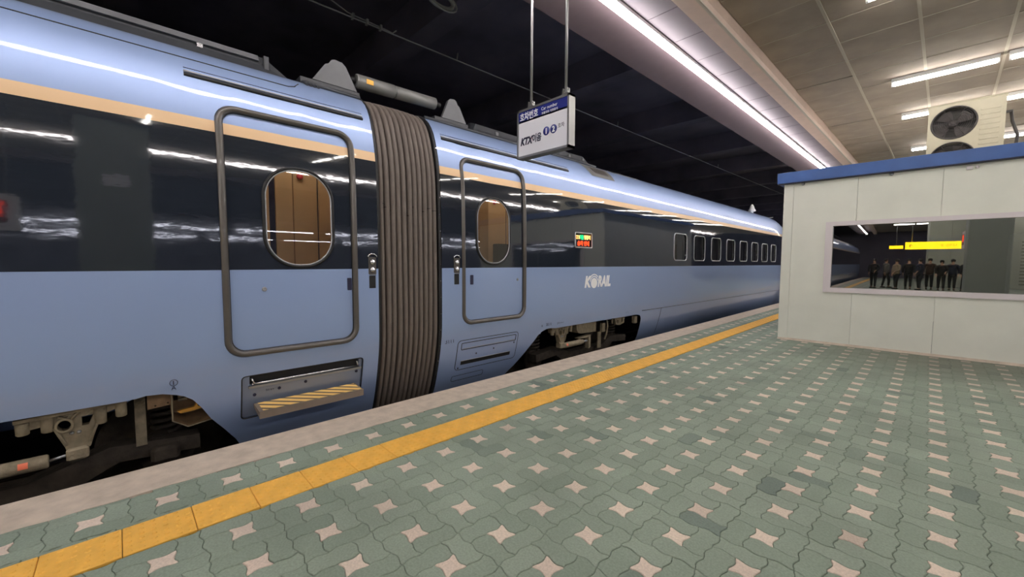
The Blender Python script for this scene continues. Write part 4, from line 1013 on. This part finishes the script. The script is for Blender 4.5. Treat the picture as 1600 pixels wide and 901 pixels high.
# ------------------------------------------------------------------ condenser on the booth roof
acx0, acx1, acy, acz0, acz1 = -.146, .79, 11.0, 3.0, 4.375
ac = empty('air_condenser', ((acx0 + acx1) / 2, acy + .17, 3.0), 'cream two fan air conditioning condenser standing on the booth roof', 'air conditioner')
fcx, fr = .185, .275
cz1, cz2 = 4.035, 3.40
MB().plate([(acx0, acz0), (acx1, acz0), (acx1, acz1), (acx0, acz1)], [circ(fcx, cz1, fr, 36), circ(fcx, cz2, fr, 36)], acy, acy + .012, 'y').build('front_panel', 'ac', ac)
MB().box(acx0, acx1, acy + .30, acy + .33, acz0, acz1).box(acx0, acx0 + .012, acy + .012, acy + .3, acz0, acz1).box(acx1 - .012, acx1, acy + .012, acy + .3, acz0, acz1).build('casing', 'ac', ac)
MB().cbox(acx0 - .012, acx1 + .012, acy - .015, acy + .345, acz1, acz1 + .022, .005).build('lid', 'ac', ac)
for cz in (cz1, cz2):
    fan = MB().lathe([(0, .0), (.055, 0), (.06, .05), (0, .05)], 18, (fcx, acy + .06, cz), 'y').build('fan', 'acblade', ac)
    for k in range(4):
        a = k * PI / 2 + .5 + (.4 if cz == cz2 else 0)
        vs = []
        for r, da, dy_ in ((.05, -.35, .0), (.05, .35, .03), (.17, .55, .05), (.255, .62, .05), (.262, .0, .02), (.24, -.3, -.01), (.15, -.4, -.01)):
            vs.append((fcx + r * math.cos(a + da), acy + .09 + dy_, cz + r * math.sin(a + da)))
        MB().add(vs + [(x, y + .006, z) for x, y, z in vs], [tuple(range(7)), tuple(range(13, 6, -1))] + [(i, (i + 1) % 7, 7 + (i + 1) % 7, 7 + i) for i in range(7)]).build('blade', 'acblade', fan)
    MB().box(fcx - fr, fcx + fr, acy + .2, acy + .21, cz - fr, cz + fr).build('fan_back', 'acdark', fan)
    g_ = MB()
    for r in np.arange(.04, fr + .02, .026): g_.tube([(fcx + r * math.cos(t), acy - .012 - .02 * (1 - (r / fr) ** 2), cz + r * math.sin(t)) for t in np.linspace(0, 2 * PI, 33)[:-1]], .0032, 4, closed=True)
    for k in range(6): a = k * PI / 3; g_.tube([(fcx + r * math.cos(a), acy - .015, cz + r * math.sin(a)) for r in (.03, fr)], .005, 4)
    gg = g_.build('grille', 'acdark', fan); 
    MB().tube([(fcx + (fr + .008) * math.cos(t), acy - .008, cz + (fr + .008) * math.sin(t)) for t in np.linspace(0, 2 * PI, 41)[:-1]], .012, 6, closed=True).build('grille_ring', 'acdark', fan)
for k in range(9):
    z = 4.17 - k * .085; MB().cbox(.50, .73, acy - .008, acy, z, z + .03, .004).build('pressed_rib', 'ac', ac)
MB().tube([(.86, 11.2, 4.12), (.88, 11.2, 3.95), (.95, 11.2, 3.7), (.93, 11.2, 3.35)], .022, 8).build('insulated_pipe', 'acdark', ac)
MB().tube([(.84, 11.2, 3.35), (.85, 11.2, 3.45), (.92, 11.2, 3.5), (.98, 11.2, 3.42), (.98, 11.2, 3.3)], .03, 8).build('bent_pipe', 'black', ac)
MB().box(.80, .88, 11.18, 11.22, 4.1, 4.14).build('pipe_bracket', 'acdark', ac)

# ------------------------------------------------------------------ things behind the viewpoint, seen as reflections
co = empty('platform_column', (1.45, .0, 0), 'square clad platform column behind the viewpoint', 'column')
MB().cbox(.98, 1.85, -.42, .45, 0, 4.72, .02).build('column_shaft', 'column', co)
MB().cbox(.955, 1.875, -.445, .475, 0, .12, .01).build('column_base', 'steel', co)
MB().box(.965, .98, -.12, .18, 2.86, 3.02).build('column_plate', 'white', co)
nb = empty('notice_cabinet', (1.1, -1.35, 1.8), 'white hanging cabinet with red lit display behind the viewpoint', 'display')
a_ = inv(0, 350, x=-9.0)
MB().cbox(1.0, 1.16, -1.9, -.98, 1.98, 2.55, .01).build('case', 'white', nb); MB().box(.993, 1.0, -1.8, -1.1, 2.1, 2.45).build('screen', 'black', nb)
MB().box(.988, .993, -1.5, -1.13, 2.2, 2.42).build('lit_text_field', 'ledred', nb)
for y in (-1.8, -1.1): MB().cyl((1.08, y, 2.55), (1.08, y, 4.7), .015, 8).build('hanging_rod', 'signframe', nb)
ysn = empty('yellow_direction_sign', (.7, -8.4, 2.2), 'yellow backlit direction sign, reflected in the booth window', 'sign')
MB().box(-.42, 1.78, -8.46, -8.36, 2.16, 2.50).build('lit_case', 'yellowsign', ysn)
text_mesh('sign_lettering', '나가는 곳', .13, 'ink', ysn, Matrix(((-1, 0, 0, 1.25), (0, 0, 1, -8.357), (0, 1, 0, 2.28), (0, 0, 0, 1))), .001)
text_mesh('sign_lettering', '↑', .2, 'ink', ysn, Matrix(((-1, 0, 0, -.15), (0, 0, 1, -8.357), (0, 1, 0, 2.25), (0, 0, 0, 1))), .001)
for x in (-.2, 1.5): MB().cyl((x, -8.41, 2.5), (x, -8.41, 4.7), .015, 8).build('hanging_rod', 'signframe', ysn)
y2 = empty('yellow_direction_sign', (-.8, -20, 2.5), 'small yellow lit sign farther behind the viewpoint', 'sign'); MB().box(-1.3, -.6, -20.05, -20, 2.5, 2.72).build('lit_case', 'yellowsign', y2); MB().cyl((-.95, -20.02, 2.7), (-.95, -20.02, 4.7), .015, 6).build('hanging_rod', 'signframe', y2)
wb = empty('stair_enclosure', (3.2, -19, 0), 'pale panelled stair enclosure far behind the viewpoint', 'enclosure')
for k in range(5): MB().cbox(.6 + k * 1.0, 1.595 + k * 1.0, -19.3, -19.2, 0, 4.4, .01).build('wall_panel', 'wallpale', wb)
MB().box(.6, 5.6, -24, -19.3, 0, 4.4).build('core', 'wallpale', wb)

# people waiting, mirrored in the booth window
def skinned(name, verts, edges, radii, root=0, sub=1):
    me = bpy.data.meshes.new(name); me.from_pydata(verts, edges, []); o = bpy.data.objects.new('tmp', me); C.objects.link(o)
    o.modifiers.new('s', 'SKIN'); sb = o.modifiers.new('u', 'SUBSURF'); sb.levels = sub; sb.render_levels = sub
    if not me.skin_vertices: me.attributes  # layer is made by the modifier
    for i, r in enumerate(radii):
        rr = r if isinstance(r, tuple) else (r, r); me.skin_vertices[0].data[i].radius = rr; me.skin_vertices[0].data[i].use_root = (i == root)
    dg = bpy.context.evaluated_depsgraph_get(); out = bpy.data.meshes.new_from_object(o.evaluated_get(dg)); out.name = name
    bpy.data.objects.remove(o); bpy.data.meshes.remove(me)
    out.polygons.foreach_set('use_smooth', [True] * len(out.polygons)); return out
SK = mat('skin', (205, 160, 132), .55)
coats = {'black': mat('coat_black', (26, 26, 30), .7), 'grey': mat('coat_grey', (104, 102, 100), .8), 'navy': mat('coat_navy', (34, 40, 62), .75), 'beige': mat('coat_beige', (156, 140, 118), .8), 'brown': mat('coat_brown', (70, 52, 42), .8)}
TR = mat('trousers_dark', (30, 32, 40), .8); HR = mat('hair_black', (22, 19, 18), .5); SH = mat('shoe_dark', (24, 24, 24), .5)
def body_verts(pose):
    V = [(0, 0, .95), (0, 0, 1.12), (0, 0, 1.32), (0, 0, 1.44), (0, .0, 1.50), (0, .01, 1.57), (0, .0, 1.66)]; Ed = [(0, 1), (1, 2), (2, 3), (3, 4), (4, 5), (5, 6)]; Rr = [(.15, .11), (.14, .10), (.17, .12), (.10, .08), .052, (.068, .085), (.07, .085)]
    arms = []; legs = []
    for s in (-1, 1):
        b = len(V); bend = pose['arm'][0 if s < 0 else 1]
        V += [(s * .19, 0, 1.40), (s * .24, .02, 1.13), (s * (.24 - .1 * bend), .02 + .2 * bend, .90 + .18 * bend), (s * (.24 - .13 * bend), .03 + .24 * bend, .83 + .2 * bend)]
        Ed += [(3, b), (b, b + 1), (b + 1, b + 2), (b + 2, b + 3)]; Rr += [.065, .045, .03, (.035, .02)]
        arms.append((b, s))
        c = len(V); st = pose['step'] * s
        V += [(s * .09, 0, .86), (s * .10, .06 * abs(st) + .10 * st, .50), (s * .10, .14 * st, .09), (s * .11, .14 * st + .12, .03)]
        Ed += [(0, c), (c, c + 1), (c + 1, c + 2), (c + 2, c + 3)]; Rr += [.095, .06, .04, (.04, .03)]; legs.append(c)
        for f in range(5):
            h = b + 3; q = len(V); hx, hy, hz = V[h]
            off = (-.028 + .016 * f) if f < 4 else -.04; L = (.055, .068, .064, .05, .035)[f]
            V += [(hx, hy + off + .006, hz - .045 if f < 4 else hz - .02), (hx - s * .012, hy + off + .01, hz - .045 - L if f < 4 else hz - .055)]
            Ed += [(h, q), (q, q + 1)]; Rr += [.010, .008]
    return V, Ed, Rr
def coat_verts(pose):
    V = [(0, 0, .80), (0, 0, .98), (0, 0, 1.15), (0, 0, 1.33), (0, 0, 1.44), (0, 0, 1.485)]; Ed = [(i, i + 1) for i in range(5)]; Rr = [(.20, .15), (.19, .14), (.18, .14), (.20, .15), (.12, .10), (.075, .07)]
    for s in (-1, 1):
        b = len(V); bend = pose['arm'][0 if s < 0 else 1]
        V += [(s * .20, 0, 1.40), (s * .25, .02, 1.13), (s * (.24 - .1 * bend), .02 + .19 * bend, .91 + .17 * bend)]; Ed += [(4, b), (b, b + 1), (b + 1, b + 2)]; Rr += [.085, .065, .048]
    return V, Ed, Rr
def legs_verts(pose):
    V = [(0, 0, .95)]; Ed = []; Rr = [(.155, .12)]
    for s in (-1, 1):
        c = len(V); st = pose['step'] * s
        V += [(s * .09, 0, .84), (s * .10, .06 * abs(st) + .10 * st, .50), (s * .10, .14 * st, .10)]; Ed += [(0, c), (c, c + 1), (c + 1, c + 2)]; Rr += [.11, .075, .058]
    return V, Ed, Rr
poses = [{'arm': (.2, .9), 'step': .3}, {'arm': (.1, .1), 'step': .8}]
PM = []
for p in poses:
    bm1 = skinned('body', *body_verts(p)); bm1.materials.append(SK)
    PM.append((bm1, skinned('coat', *coat_verts(p)), skinned('trousers', *legs_verts(p)), p))
hm = MB().lathe([(0, 1.60), (.07, 1.60), (.092, 1.66), (.094, 1.70), (.075, 1.755), (.04, 1.778), (0, 1.783)], 16, (0, -.018, 0))
nose = MB().add([(0, .105, 1.635), (-.012, .082, 1.63), (.012, .082, 1.63), (0, .082, 1.67)], [(0, 1, 2), (0, 2, 3), (0, 3, 1), (1, 3, 2)])
people = [(-1.75, -14.2, 'black', 0, 'person in a short black coat, leftmost of the people mirrored in the booth window'), (-1.25, -15.3, 'grey', 1, 'person in a grey coat, second from the left among the mirrored people'),
          (-.75, -13.6, 'beige', 0, 'person in a beige coat among the mirrored people'), (-.25, -14.6, 'black', 1, 'person in a black coat left of the middle of the mirrored people'),
          (.2, -13.4, 'navy', 0, 'person in a navy coat in the middle of the mirrored people'), (.62, -15.0, 'brown', 1, 'person in a brown coat right of the middle of the mirrored people'),
          (1.05, -13.9, 'black', 0, 'person in a black coat beside the brown coated one among the mirrored people'), (1.5, -14.6, 'navy', 1, 'person in a navy coat, second from the right of the mirrored people'), (1.95, -13.7, 'black', 1, 'person in a long black coat, rightmost of the mirrored people')]
cm = {}
for i, (x, y, cc, pi_, lb) in enumerate(people):
    e = empty('person', (x, y, 0), lb, 'person', 'people mirrored in the booth window', rz=R_.uniform(-1.2, 1.2)); sc_ = R_.uniform(.95, 1.03); e.scale = (sc_,) * 3
    bdy, ct, trs, ps = PM[pi_]
    def child(nm, me):
        o = bpy.data.objects.new(nm, me); C.objects.link(o); o.parent = e; return o
    child('body', bdy)
    k = (pi_, cc)
    if k not in cm: q = ct.copy(); q.materials.clear(); q.materials.append(coats[cc]); cm[k] = q
    child('coat', cm[k])
    if 't%d' % pi_ not in cm: trs.materials.clear(); trs.materials.append(TR); cm['t%d' % pi_] = trs
    child('trousers', trs)
    for nm, mb, mm in (('hair', hm, HR), ('nose', nose, SK)):
        if nm not in cm: o = mb.build(nm, mm); cm[nm] = o.data; o.parent = e
        else: child(nm, cm[nm])
    for s in (-1, 1):
        st = ps['step'] * s; kk = 's%d%d' % (pi_, s)
        if kk not in cm: o = MB().cbox(s * .10 - .045, s * .10 + .045, .14 * st - .08, .14 * st + .17, 0, .085, .02).build('shoe', SH); cm[kk] = o.data; o.parent = e
        else: child('shoe', cm[kk])
